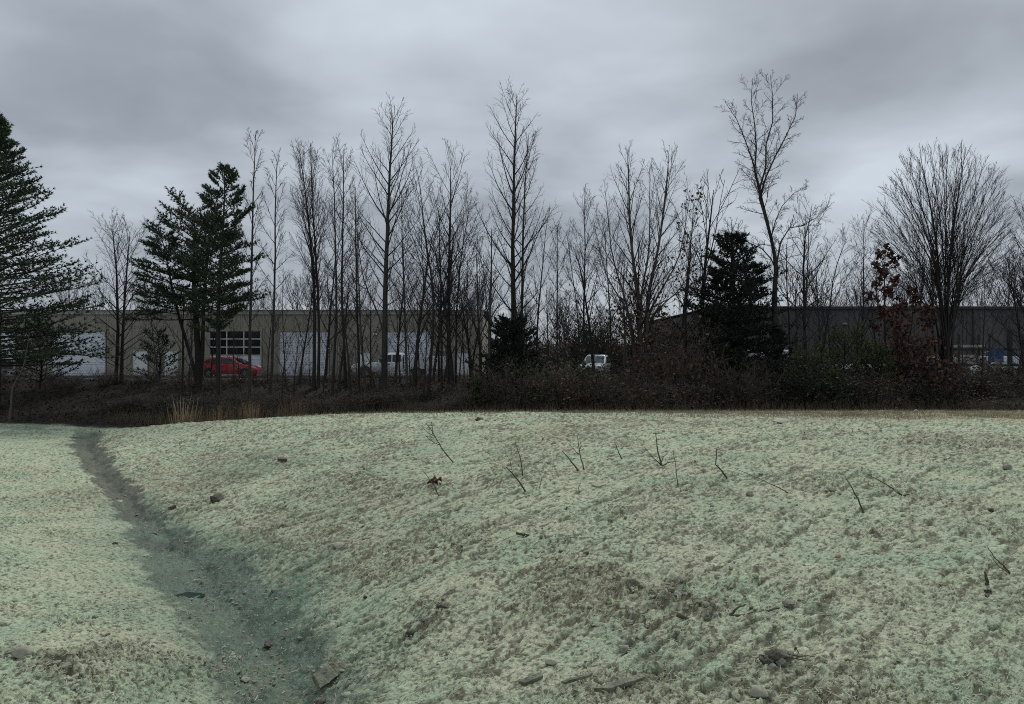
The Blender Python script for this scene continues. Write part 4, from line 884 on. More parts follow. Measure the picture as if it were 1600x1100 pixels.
# ------------------------------------------------------------------ evergreens
def tuft(m, p, d, L, rng, n=5, w=.018):
    for _ in range(n):
        e = (d + rdir(rng)*.85).normalized()*L*rng.uniform(.6, 1.15); s = e.cross(rdir(rng)).normalized()*w; b = len(m.v)
        m.v += [tuple(p-s), tuple(p+s), tuple(p+e)]; m.f.append((b, b+1, b+2))
def evergreen(name, px, Y, top_py, label, seed, spread, n1=90, t0=.12, env=None, ang=(85, 45), up=.03, n2=9, tn=5, tl=.16, tw=.02, r0=.2, needle='needle', base_top=None, per=4, cat='pine tree', lean=(0, 0), stems=None, l2=.38, flat=.35, inner=.3):
    rng = random.Random(seed); x = XW(px, Y); z = gz(x, Y)-.1; root = empty(name, (x, Y, z), label, cat)
    C_, G = MB(), MB()
    for (dpx, tpy, rs, sp_, n1_, t0_) in (stems or [(0, top_py, r0, spread, n1, t0)]):
        H = ZW(tpy, Y)-z; path = [Vector((0, 0, 0))]; top = Vector((dpx/F*Y, 0, H))
        for i in range(1, 13): t = i/12; path.append(top*t + Vector((math.sin(t*5+seed)*.12, math.sin(t*4+seed)*.12, 0))*t*(1-t)*3)
        T = MB(); T.tube(path, [rs*(1-i/12)**.8+.015 for i in range(13)], 8); T.build('trunk', M['bark'], root, smooth=True)
        e_ = env or (lambda u: (1-u)**.75 * min(1, .6+u*2) + .06); az = 0
        for i in range(n1_):
            u = (i+rng.random())/n1_; t = t0_+(.99-t0_)*u; p, d = at(path, t); az += 2.4+rng.uniform(-.6, .6)
            A = R(ang[0]+(ang[1]-ang[0])*u+rng.uniform(-9, 9)); L = sp_*e_(u)*rng.uniform(.62, 1.18)
            ns = 5; bp = grow(p, side(d, A, az), L, ns, .07, up, rng); rb_ = .010+L*.011
            C_.tube(bp, [rb_*(1-k/ns)+.006 for k in range(ns+1)], 3)
            m2 = max(3, int(n2*(.4+L/sp_)))
            for j in range(m2):
                v = inner+(1-inner)*(j+rng.random()*.8)/m2; q, e = at(bp, v)
                lat = e.cross(UP).normalized()*(1 if j % 2 else -1)
                d2 = (e*.75 + lat*rng.uniform(.5, 1.1) + UP*rng.uniform(-.1, flat)).normalized(); L2 = (L*l2*(1.15-v*.8)+.12)*rng.uniform(.6, 1.2)
                b2 = grow(q, d2, L2, 2, .12, .12, rng); C_.tube(b2, [.010, .008, .005], 3)
                for k in range(per):
                    q3, e3 = at(b2, (k+.6)/per); tuft(G, q3, e3, tl, rng, tn, tw)
            for k in range(3): q3, e3 = at(bp, .7+.1*k); tuft(G, q3, e3, tl, rng, tn, tw)
            tuft(G, bp[-1], (bp[-1]-bp[-2]).normalized(), tl, rng, tn+2, tw)
    C_.build('limbs', M['bark'], root); G.build('foliage', M[needle], root)
    return root
evergreen('pine_tree', -8, 42, 178, 'large dark spreading evergreen filling the left edge', 51, 5.7, n1=215, t0=.14, ang=(92, 58), up=.02, n2=13, tn=7, tl=.22, tw=.031, r0=.26, per=4, l2=.62, flat=.2,
          env=lambda u: (1-u)**.85*min(1, .8+u)+.04, inner=.2)
evergreen('pine_tree', 311, 46, 330, 'broad flat-topped pine with a thick dark trunk left of the red car', 52, 3.9, n1=62, t0=.30, ang=(90, 58), up=.03, n2=12, tn=7, tl=.21, tw=.030, r0=.24, per=4, l2=.55, flat=.2,
          env=lambda u: 1.05-.65*u, stems=[(-8, 332, .24, 4.2, 60, .40), (-58, 372, .12, 2.6, 30, .50), (20, 345, .14, 2.6, 24, .48)], inner=.3)
evergreen('pine_tree', 340, 43.5, 268, 'taller pointed pine with a bottle-brush top standing before the red car', 53, 2.1, n1=56, t0=.30, ang=(84, 52), up=.04, n2=9, tn=10, tl=.22, tw=.028, r0=.15, per=4, l2=.5, flat=.3,
          env=lambda u: (1-u)**.45*min(1, .55+u*1.2)*.95+.12, stems=[(11, 268, .15, 2.7, 70, .30)], inner=.3)
evergreen('cedar_tree', 1145, 44.5, 368, 'big dense dark cedar left of the crooked tree', 54, 4.6, n1=220, t0=.03, ang=(95, 60), up=.015, n2=11, tn=7, tl=.21, tw=.034, r0=.2, needle='needle_dark', per=3, cat='cedar tree', stems=[(0, 368, .2, 4.4, 150, .03), (-26, 425, .1, 2.6, 60, .1), (34, 412, .1, 2.7, 60, .1)],
          env=lambda u: (1-u)**.6*(.95+.12*math.sin(u*23))+.07, inner=.12, l2=.4)
evergreen('cedar_tree', 797, 43.0, 505, 'small dark cedar at the foot of the tallest middle tree', 55, 2.5, n1=130, t0=.02, ang=(92, 50), up=.02, n2=9, tn=6, tl=.17, tw=.036, r0=.1, needle='needle_dark', per=4, cat='cedar tree',
          env=lambda u: (1-u)**.5*1.0+.1, inner=.1, l2=.42)
evergreen('young_pine', 248, 48, 525, 'short scraggly young pine hiding part of the white side doors', 56, 2.2, n1=40, t0=.05, ang=(80, 45), n2=6, tn=5, tl=.17, tw=.026, r0=.06, per=3, env=lambda u: .9-.5*u)
evergreen('young_pine', 62, 46, 500, 'young pine under the large evergreen at the left edge', 57, 2.2, n1=44, t0=.1, ang=(80, 45), n2=6, tn=5, tl=.17, tw=.026, r0=.06, per=3, env=lambda u: 1-.6*u)
evergreen('cedar_tree', 1215, 44, 520, 'low dark cedar wrapped round the foot of the crooked tree', 58, 1.5, n1=60, t0=.02, ang=(70, 35), n2=8, tn=6, tl=.17, tw=.034, r0=.08, needle='needle_dark', per=3, cat='cedar tree', env=lambda u: (1-u)**.5+.1, inner=.1)
evergreen('cedar_tree', 998, 47, 555, 'dark cedar bush behind the round-topped oak', 59, 2.0, n1=60, t0=.02, ang=(70, 35), n2=8, tn=6, tl=.17, tw=.034, r0=.08, needle='needle_dark', per=3, cat='cedar tree', env=lambda u: (1-u)**.5+.1, inner=.1)
GB = [(1262, 41.5, 572, 2.4, 'bright olive-green juniper bush at the foot of the low dark cedar'), (1320, 43, 535, 2.6, 'tall dull green juniper bush right of the olive-green one'), (1372, 42, 560, 2.2, 'spreading dull green juniper bush left of the red-leaved oak'), (1295, 40.5, 600, 1.9, 'low green juniper bush at the front of the brush'),
      (756, 40.8, 622, .8, 'small yellow-green bush at the warehouse end of the brush'), (748, 40.3, 597, .6, 'tiny yellow-green bush left of the small dark cedar')]
for i, (px, Y, ty, sp_, lb_) in enumerate(GB):
    evergreen('juniper_bush', px, Y, ty, lb_, 70+i, sp_, n1=44, t0=.05, ang=(70, 35), up=.06, n2=9, tn=6, tl=.13, tw=.028, r0=.05, needle='needle_olive', per=3, cat='bush', env=lambda u: 1-.45*u, inner=.2)

# ------------------------------------------------------------------ shrubs and brush
def shrub_geo(seed, w, h, n=46, leafsz=.09, leafp=.5, tw=.008, nl=2):
    rng = random.Random(seed); S, L_ = MB(), MB()
    for i in range(n):
        a = rng.random()*6.28; tilt = rng.uniform(5, 62); d = Vector((math.cos(a)*math.sin(R(tilt)), math.sin(a)*math.sin(R(tilt)), math.cos(R(tilt))))
        L = (h*math.cos(R(tilt))+w*.5*math.sin(R(tilt)))*rng.uniform(.6, 1.1); b = grow(Vector((math.cos(a), math.sin(a), 0))*rng.uniform(0, w*.22), d, L, 4, .16, .05, rng)
        S.tube(b, [tw*1.6, tw*1.4, tw*1.1, tw*.9, tw*.6], 3)
        for j in range(7):
            q, e = at(b, .2+.78*j/7+rng.random()*.1); b2 = grow(q, side(e, R(rng.uniform(25, 65)), rng.random()*6.28), L*.36*rng.uniform(.5, 1.2), 2, .2, .0, rng); S.tube(b2, [tw*.9, tw*.8, tw*.5], 3)
            for k in range(3):
                q3, e3 = at(b2, .2+.35*k); b3 = grow(q3, side(e3, R(rng.uniform(25, 65)), rng.random()*6.28), L*.15*rng.uniform(.6, 1.3), 1, .2, 0, rng); S.tube(b3, [tw*.75, tw*.45], 3)
                if rng.random() < leafp:
                    for _ in range(nl): leaf(L_, b3[-1]+rdir(rng)*.06, leafsz*rng.uniform(.6, 1.3), rng)
    return S, L_
KW = {'dull': 'dull-leaved', 'bare': 'leafless', 'brown': 'brown-leaved', 'olive': 'olive', 'red': 'red-leaved'}
VAR = {}
for key, (lm, lp, ls) in dict(olive=('needle_olive', .75, .10), dull=('leaf_dull', .6, .09), brown=('leaf_brown', .28, .10), bare=('leaf_dull', .12, .07), red=('leaf_red', .8, .13)).items():
    for v in range(2):
        S, L_ = shrub_geo(hash(key) % 1 + 300+v*7+len(key)*13+ord(key[0]), 2.6, 2.0, leafp=lp, leafsz=ls)
        VAR[key, v] = (S.mesh('stems', M['twig_brown' if key in ('brown', 'bare') else 'twig']), L_.mesh('foliage', M[lm]))
def shrub(key, v, px, Y, w, top_py, label, group=None, rz=0.):
    x = XW(px, Y); z = gz(x, Y)-.06; h = max(.5, ZW(top_py, Y)-z); r = empty('shrub', (x, Y, z), label, 'shrub', group)
    for nm, me in zip(('stems', 'foliage'), VAR[key, v % 2]): inst(nm, me, r, rot=(0, 0, rz), sc=(w/2.6, w/2.6, h/2.0))
SH = [('dull', 938, 47.5, 3.4, 581, 'dark twiggy shrub hiding the lower half of the white pickup'), ('olive', 842, 41.5, 3.0, 578, 'olive-tinged shrub right of the small dark cedar'), ('olive', 884, 42.2, 3.2, 573, 'taller olive shrub just left of the white pickup'), ('dull', 918, 40.8, 2.8, 598, 'dark shrub in front of the white pickup'),
      ('brown', 1035, 42.0, 3.4, 560, 'brown-leaved shrub under the round-topped oak'), ('brown', 1075, 43.0, 3.4, 535, 'tall brown-leaved shrub against the big dark cedar'), ('brown', 962, 42, 2.6, 588, 'brown shrub right of the white pickup'),
      ('red', 1450, 41.5, 2.8, 560, 'dark red-leaved shrub at the foot of the fan-shaped tree'), ('red', 1415, 42.5, 2.2, 520, 'dark red-leaved shrub under the red-leaved oak')]
for i, (k, px, Y, w, ty, lb_) in enumerate(SH): shrub(k, i, px, Y, w, ty, lb_, rz=i*1.3)
brng = random.Random(9)
for i in range(38):
    px = 755 + i*20 + brng.uniform(-8, 8); Y = brng.uniform(39.6, 43.5)
    k = brng.choice(('dull', 'bare', 'dull', 'brown', 'bare')); top = 596 + brng.uniform(-16, 14) + (12 if px > 1450 else 0); wd = brng.uniform(2.2, 3.2)
    shrub(k, i, px, Y, wd, top, lbl(KW[k]+' shrub', px, ('lower' if top > 596 else 'taller', 'narrow' if wd < 2.7 else 'broad'), ' in the front row of brush'), 'dark shrubs of the right-hand brush', brng.random()*6.28)
for i in range(30):
    px = 1000 + i*9 + brng.uniform(-8, 8) if i < 16 else 1230 + (i-16)*26; Y = brng.uniform(43.5, 47)
    k = brng.choice(('dull', 'bare', 'brown')); wd = brng.uniform(2.4, 3.4); top = brng.uniform(560, 590)
    shrub(k, i, px, Y, wd, top, lbl('tall '+KW[k]+' shrub', px, ('narrow' if wd < 2.9 else 'broad', 'dense' if top < 575 else 'lower', 'thick'), ' at the back of the brush'), 'tall dark shrubs at the back of the brush', brng.random()*6.28)
for i in range(26):
    px = 190 + i*22 + brng.uniform(-10, 10); Y = brng.uniform(39.8, 43.2)
    k = brng.choice(('bare', 'bare', 'dull')); wd = brng.uniform(1.8, 2.6)
    shrub(k, i, px, Y, wd, 622 + brng.uniform(-12, 14), lbl('low '+KW[k]+' shrub', px, ('narrow' if wd < 2.2 else 'broad', 'small'), ' on the warehouse bank'), 'low shrubs on the warehouse bank', brng.random()*6.28)
for i in range(18):
    px = -30 + i*45 + brng.uniform(-15, 15); Y = brng.uniform(46, 49)
    shrub('bare', i, px, Y, brng.uniform(1.4, 2.4), 586 + brng.uniform(-14, 6), lbl('leafless shrub', px, ('small', 'low'), ' on the lip of the bank'), 'shrubs on the lip of the warehouse bank', brng.random()*6.28)

BG = [(850, 57, 560), (872, 60, 548), (893, 58, 540), (925, 56, 505), (948, 58, 520), (905, 62, 500), (970, 58, 545), (990, 60, 540), (835, 60, 545), (820, 57, 560), (1020, 57, 520), (1050, 56, 510), (1085, 56, 500)]
for i, (px, Y, top) in enumerate(BG):
    shrub(('brown', 'dull')[i % 2], i, px, Y, 3.6, top, lbl('tall '+KW[('brown', 'dull')[i % 2]]+' shrub', px, ('dense', 'broad'), ' in the thicket beyond'), 'thicket behind the white pickup', i*1.7)
# fallen twigs and dead stems lying all over the bank
def litter_twigs():
    rng = random.Random(77); m = MB()
    for i in range(4200):
        px = rng.uniform(-60, 1660); Y = rng.uniform(37.5, 50); x = XW(px, Y); z = gz(x, Y)
        d = Vector((rng.uniform(-1, 1), rng.uniform(-.6, .6), rng.uniform(-.05, .9))).normalized(); L = rng.uniform(.3, 1.1)
        m.tube(grow(Vector((x, Y, z)), d, L, 2, .25, -.05, rng), [.009, .008, .004], 3)
    o = m.build('fallen_twigs', M['twig']); tag(o, 'tangle of dead stems and fallen twigs over the dark bank', kind='stuff')
    m = MB()
    for i in range(16000):
        px = rng.uniform(-60, 1660); Y = rng.uniform(37.2, 49.8); x = XW(px, Y); leaf(m, Vector((x, Y, gz(x, Y)+rng.uniform(0, .10))), rng.uniform(.06, .13), rng)
    o = m.build('fallen_leaves', mat('dead_leaf', (.025, .017, .012), var=.6, scale=1.2, c2=(.055, .036, .026))); tag(o, 'dark brown fallen leaves over the wooded bank', kind='stuff')
litter_twigs()
# tall tan grass clumps
def grass_clump(seed, n, H, w):
    rng = random.Random(seed); m = MB(); hd = MB()
    for i in range(n):
        a = rng.random()*6.28; r = rng.random()**.6*w; p = Vector((math.cos(a)*r, math.sin(a)*r, 0)); h = H*rng.uniform(.3, 1.08)*(1-.35*r/w); lean = Vector((rng.uniform(-.12, .12)+p.x*.35, rng.uniform(-.2, .2)+p.y*.3, 1)).normalized()
        if rng.random() < .25: lean = Vector((rng.uniform(-.9, .9), rng.uniform(-.5, .5), 1)).normalized(); h *= .6
        s = Vector((rng.uniform(-1, 1), rng.uniform(-1, 1), 0)).normalized()*.014; q = grow(p, lean, h, 3, .05, 0, rng); b = len(m.v)
        for k, t in enumerate(q): m.v += [tuple(t-s*(1-k*.25)), tuple(t+s*(1-k*.25))]
        m.f += [(b+2*k, b+2*k+1, b+2*k+3, b+2*k+2) for k in range(3)]
        if rng.random() < .3 and h > H*.7 and n > 90: tuft(hd, q[-1], lean, .14, rng, 4, .010)
    return m, hd
G1 = [grass_clump(400+i, n, h, w) for i, (n, h, w) in enumerate(((110, 1.7, .55), (80, 1.5, .6), (50, 1.2, .6)))]
G1 = [(a_.mesh('blades', M['straw'] if i == 0 else M['straw_dark']), b_.mesh('seed_heads', M['straw'] if i == 0 else M['straw_dark'])) for i, (a_, b_) in enumerate(G1)]
GR = [(301, 38.0, 1, .9, 'brown clump touching the bright tan grass clump on its right'), (340, 38.0, 0, .75, 'short tan grass clump between the two brown ones at left'), (394, 38.3, 0, .8, 'tan grass clump beside the tallest brown one'), (440, 38.4, 2, 1.1, 'sparse brown grass clump left of the russet one'), (466, 38.2, 1, .85, 'thin brown grass clump right of the russet one'),
      (288, 37.6, 0, 1.12, 'brightest tan clump of tall dry grass at the mound edge, leftmost'), (325, 38.4, 1, .95, 'thin brownish clump of dry grass right of the bright tan one'), (350, 38.8, 1, 1.0, 'brown dry grass clump midway below the red car'), (383, 38.6, 1, 1.05, 'tallest brown grass clump below the right end of the red car'),
      (405, 38.2, 2, 1.0, 'low brown grass clump right of the tallest one'), (456, 38.8, 1, 1.1, 'russet grass clump below the second white roll-up door'), (630, 38.0, 2, .8, 'small tan grass tuft below the service truck')]
for i, (px, Y, v, s, lb_) in enumerate(GR):
    x = XW(px, Y); r = empty('tall_grass_clump', (x, Y, gz(x, Y)-.02), lb_, 'grass clump')
    for nm, me in zip(('blades', 'seed_heads') if len(G1[v][1].polygons) else ('blades',), G1[v]): inst(nm, me, r, rot=(0, 0, i*1.1), sc=(s, s, s))
def weeds():
    rng = random.Random(78); m = MB(); m2 = MB()
    for i in range(5200):
        px = rng.uniform(170, 1640); Y = rng.uniform(36.3, 39.8); x = XW(px, Y)
        if px < 240 and Y < 38: continue
        h = rng.uniform(.2, .75)*(1.3 if px < 700 else 1); d = Vector((rng.uniform(-.5, .5), rng.uniform(-.3, .3), 1)).normalized(); q = grow(Vector((x, Y, gz(x, Y))), d, h, 2, .15, 0, rng); s = Vector((.009, 0, 0)); b = len(m.v)
        for k, t in enumerate(q): m.v += [tuple(t-s*(1-k*.4)), tuple(t+s*(1-k*.4))]
        m.f += [(b, b+1, b+3, b+2), (b+2, b+3, b+5, b+4)]
    tag(m.build('dry_weeds', mat('dry_weed', (.085, .066, .035), var=.5, scale=.8, c2=(.16, .12, .065))), 'dry weeds along the foot of the bank', kind='stuff')
    # dead turf along the brow of the mound, thickest to the right
    for i in range(30000):
        x = rng.uniform(-9, 21); brow = float(np.interp(x, [-8, -3, 0, 5, 10, 17, 40], [29.6, 27.3, 26.2, 25.0, 23.2, 22.3, 22.3]))
        if rng.random() > .22+.78*min(1, max(0, (x-2)/8)): continue
        Y = brow+rng.uniform(-2.2, 2.6); h = rng.uniform(.05, .15); b = len(m2.v); s = rng.uniform(.006, .010); z = gz(x, Y); dx = rng.uniform(-.5, .5)*h
        m2.v += [(x-s, Y, z-.02), (x+s, Y, z-.02), (x+dx, Y+rng.uniform(-.4, .4)*h, z+h)]; m2.f.append((b, b+1, b+2))
    tag(m2.build('dead_turf', mat('dead_turf', (.27, .24, .15), var=.4, scale=1.0, c2=(.42, .38, .26))), 'strip of short dead turf along the brow of the mound', kind='stuff')
weeds()

# ------------------------------------------------------------------ things on the slope
def gp(px, py):
    p = hit(px, py); return p
def fine_z(x, y):
    return float(ground_points(np.array([x]), np.array([y]))[0][0])
def rock(px, py, w, mt, label, name='rock', cat='rock', fl=.6, seed=0, group=None, ang=0., asp=.8, rough=.25, sink=.25):
    import bmesh
    p = gp(px, py); s = w/F*p.y/2; bm = bmesh.new(); bmesh.ops.create_icosphere(bm, subdivisions=3, radius=1.0)
    rng = random.Random(seed*7+px); off = [rdir(rng) for _ in range(9)]; cut = [rng.uniform(.45, .82) for _ in range(9)]
    for v in bm.verts:
        c = v.co.copy()
        for o_, k in zip(off, cut):
            d = c.dot(o_)
            if d > k: c -= o_*(d-k)*.9
        c *= 1+rough*.35*math.sin(c.x*7+seed)*math.sin(c.y*9+1)*math.cos(c.z*8)
        if cat == 'clod': c = c*(1+.20*math.sin(c.x*11+seed)*math.cos(c.y*10+seed)+.14*math.sin(c.z*15+c.x*13)+rng.uniform(-.05, .05))
        v.co = Vector((c.x*s, c.y*s*asp, c.z*s*fl))
    me = bpy.data.meshes.new(name); bm.to_mesh(me); bm.free(); me.materials.append(M[mt]); me.polygons.foreach_set('use_smooth', [True]*len(me.polygons))
    o = bpy.data.objects.new(name, me); col.objects.link(o); o.location = (p.x, p.y, fine_z(p.x, p.y)+s*fl*((1.0 if fl > .35 else .4)-2*sink)); o.rotation_euler = (rng.uniform(-.2, .2), rng.uniform(-.2, .2), ang or rng.random()*6.28)
    return tag(o, label, cat, group)
RK = [(860, 1037, 24, 'stone_pale', 'pale rounded stone alone on the slope near the bottom centre', .6), (978, 1015, 21, 'stone', 'flat-faced grey stone right of the pale rounded stone', .75), (1060, 937, 17, 'stone_pale', 'pale angular stone in the large patch of clods', .9), (1067, 927, 16, 'stone', 'greyer stone touching the pale angular one', .9),
      (1172, 774, 14, 'stone', 'small angular grey stone right of the upright sticks', .8), (1309, 872, 11, 'stone_ochre', 'small ochre stone on the right slope', .9), (527, 858, 24, 'stone_pale', 'jagged pale stone low on the middle slope', .5), (575, 843, 22, 'stone', 'flat grey stone just right of the jagged pale one', .3),
      (407, 722, 14, 'stone_pale', 'small white stone beside the brick on the mound', .45), (286, 698, 8, 'stone_pale', 'tiny white stone high on the mound near the left end', .5), (185, 776, 15, 'stone_pale', 'thin pale slab in the upper swale bed', .3), (228, 808, 12, 'stone', 'thin grey slab in the swale bed below the pale slab', .3),
      (307, 893, 15, 'stone', 'pale wet stone just above the puddle', .5), (300, 880, 10, 'stone', 'small dark wet stone above the puddle', .5), (36, 1030, 34, 'stone', 'large half-buried stone among the clods at bottom left', .55), (117, 1084, 16, 'stone_pale', 'pale stone at the bottom left corner below the clods', .6),
      (384, 1058, 20, 'stone', 'half-sunk stone at the left edge of the stream', .4), (442, 1045, 7, 'stone_pale', 'tiny white pebble in the stream', .7), (1185, 1092, 40, 'stone', 'broad stone at the bottom edge below the root lump', .5), (1150, 1078, 24, 'stone', 'stone left of the broad stone at the bottom edge', .6),
      (1300, 770, 16, 'stone', 'buff stone left of the lone thin stick on the right', .6), (1220, 660, 34, 'stone_pale', 'long flat pale stone on the brow at right', .22), (988, 658, 14, 'stone_pale', 'small white slab on the brow right of centre', .25), (697, 657, 22, 'stone_pale', 'long white slab on the brow left of the brown clod', .15),
      (1575, 736, 16, 'stone', 'buff rounded stone near the right edge', .8), (998, 730, 7, 'stone_pale', 'tiny white stone beside the clump of broken stems', .8), (1430, 647, 10, 'stone', 'small stone at the edge of the turf strip', .8), (570, 1062, 34, 'stone', 'long mulch-covered stone right of the broken board', .35), (585, 1036, 22, 'stone', 'small flat slab above the long mulch-covered stone', .25)]
for i, (px, py, w, mt, lb_, fl) in enumerate(RK): rock(px, py, w, mt, lb_, fl=fl, seed=i)
CL = [(748, 658, 14, 'clod_red', 'reddish-brown clod on the brow left of centre'), (339, 785, 24, 'clod_dark', 'dark brown clod with dead grass low on the mound'), (270, 797, 14, 'clod_red', 'small rusty clod at the edge of the swale bed'), (642, 997, 20, 'clod_dark', 'dark round clod low on the middle slope'), (1549, 797, 13, 'clod_dark', 'small dark clod near the right edge'),
      (570, 935, 9, 'clod_dark', 'small dark clod above the stream bend'), (690, 953, 20, 'clod_dark', 'dark rooty clod right of the slope centre'), (420, 996, 17, 'clod_dark', 'dark clod at the right edge of the stream'), (700, 1027, 11, 'clod', 'pale crumbled clod low on the slope'), (1232, 952, 24, 'clod', 'flat clod right of the fallen branch'),
      (1545, 925, 14, 'clod_dark', 'dark clod below the short stub on the right'), (500, 1088, 24, 'clod_dark', 'dark root clod at the stream edge below the board'), (180, 850, 12, 'clod_dark', 'dark flat clod in the swale bed')]
for i, (px, py, w, mt, lb_) in enumerate(CL): rock(px, py, w, mt, lb_, name='soil_clod', cat='clod', fl=.6, seed=40+i, rough=.9)
# brick
p = gp(441, 724); b = add_bevel(MB().box(-.10, .10, -.05, .05, -.035, .035).build('brick', M['brick']), .006); b.location = (p.x, p.y, fine_z(p.x, p.y)+.05); b.rotation_euler = (.25, .1, .5); b.scale = (1.15, 1.15, 1.15); tag(b, 'single brown brick lying on the mound beside a white stone', 'brick')
# crumbs of soil, nobody could count them
def crumbs():
    rng = np.random.default_rng(5); r = random.Random(6); ico = []
    import bmesh
    bm = bmesh.new(); bmesh.ops.create_icosphere(bm, subdivisions=1, radius=1.0); V = np.array([v.co[:] for v in bm.verts]); Fc = [tuple(v.index for v in f.verts) for f in bm.faces]; bm.free()
    n = 30000; Y = np.exp(rng.uniform(math.log(4.6), math.log(24), n)); t = rng.uniform(-.68, .68, n); X = t*(Y+1.0)
    z, inb, cl, br, te, ed, gs, lot, wob = ground_layers(X, Y)
    keep = (rng.random(n) < (.07 + .95*np.clip(cl, 0, 1) + .22*inb)*(1-ed)); X, Y = X[keep], Y[keep]
    zf = ground_points(X, Y)[0]; s = np.exp(rng.normal(math.log(.0115), .5, len(X))).clip(.005, .034)*np.clip(.7+Y*.03, .8, 1.3)*(1+1.0*np.clip(cl[keep], 0, 1)*(rng.random(keep.sum()) < .35)); s = np.minimum(s, .042)
    vs, fs = [], []
    for i in range(len(X)):
        sc_ = np.array([rng.uniform(.7, 1.4), rng.uniform(.7, 1.4), rng.uniform(.5, 1.0)])*s[i]; v = (V*(1+rng.uniform(-.28, .28, (len(V), 1))))*sc_ + np.array([X[i], Y[i], zf[i]+s[i]*.2]); b0 = len(vs)*len(V); vs.append(v); fs += [(a_+b0, b_+b0, c_+b0) for a_, b_, c_ in Fc]
    vs = np.concatenate(vs); me = bpy.data.meshes.new('soil_crumbs'); me.from_pydata(vs.tolist(), [], fs); me.materials.append(mat('soil_crumb', (.15, .13, .09), var=.3, scale=3.0, c2=(.40, .42, .30), bump=.6, bscale=40))
    o = bpy.data.objects.new('soil_crumbs', me); col.objects.link(o); tag(o, 'crumbs of soil scattered over the sprayed slope', kind='stuff')
    # fibres and straw of the mulch
    n = 42000; Y = np.exp(rng.uniform(math.log(4.6), math.log(15), n)); X = rng.uniform(-.68, .68, n)*(Y+1.0)
    z, inb, cl, br, te, ed, gs, lot, wob = ground_layers(X, Y); k = rng.random(n) < (.45+.6*np.clip(cl+br, 0, 1))*(1-.5*inb); X, Y = X[k], Y[k]; zf = ground_points(X, Y)[0]
    a = rng.uniform(0, 6.28, len(X)); L = rng.uniform(.02, .075, len(X)); w = rng.uniform(.0012, .0028, len(X)); up = rng.uniform(-.15, .35, len(X))*L; lift = rng.uniform(.002, .012, len(X))
    dx, dy = np.cos(a)*L/2, np.sin(a)*L/2; wx, wy = -np.sin(a)*w, np.cos(a)*w; mz = zf+lift
    P_ = np.stack([np.stack([X-dx-wx, Y-dy-wy, mz-up/2], -1), np.stack([X-dx+wx, Y-dy+wy, mz-up/2+w], -1), np.stack([X+dx+wx, Y+dy+wy, mz+up/2+w], -1), np.stack([X+dx-wx, Y+dy-wy, mz+up/2], -1)], 1)
    me = bpy.data.meshes.new('mulch_fibres'); me.from_pydata(P_.reshape(-1, 3).tolist(), [], np.arange(len(X)*4).reshape(-1, 4).tolist()); me.materials.append(mat('mulch_fibre', (.34, .35, .26), var=.35, scale=2.0, c2=(.56, .55, .44)))
    o = bpy.data.objects.new('mulch_fibres', me); col.objects.link(o); tag(o, 'pale fibres and straw lying in the sprayed mulch', kind='stuff')
crumbs()
# sticks: each from its foot to its tips (photo pixels), standing at one spot
def stick(foot, tips, r, label, name='upright_stick', cat='stick', mt='stick', back=0.0):
    p = gp(*foot); z = fine_z(p.x, p.y)+(.06 if name.startswith('fallen') else -.05); root = empty(name, (p.x, p.y, z), label, cat); rng = random.Random(foot[0])
    for i, path in enumerate(tips):
        pts = [Vector((0, 0, 0))] if path[0] is None else []
        for q in (path[1:] if path[0] is None else path):
            Yq = p.y + back*(foot[1]-q[1])/60.0
            pts.append(Vector((XW(q[0], Yq)-p.x, Yq-p.y, ZW(q[1], Yq)-z)))
        fine = []
        for a_, b_ in zip(pts[:-1], pts[1:]):
            for k in range(4): fine.append(a_.lerp(b_, k/4)+rdir(rng)*.006)
        fine.append(pts[-1]); n = len(fine); r1 = r if i == 0 else r*.6
        m = MB(); m.tube(fine, [r1*(1-.65*k/(n-1)) for k in range(n)], 6, True); m.build('stem' if i == 0 else 'side_stem', M[mt], root, smooth=True)
    return root
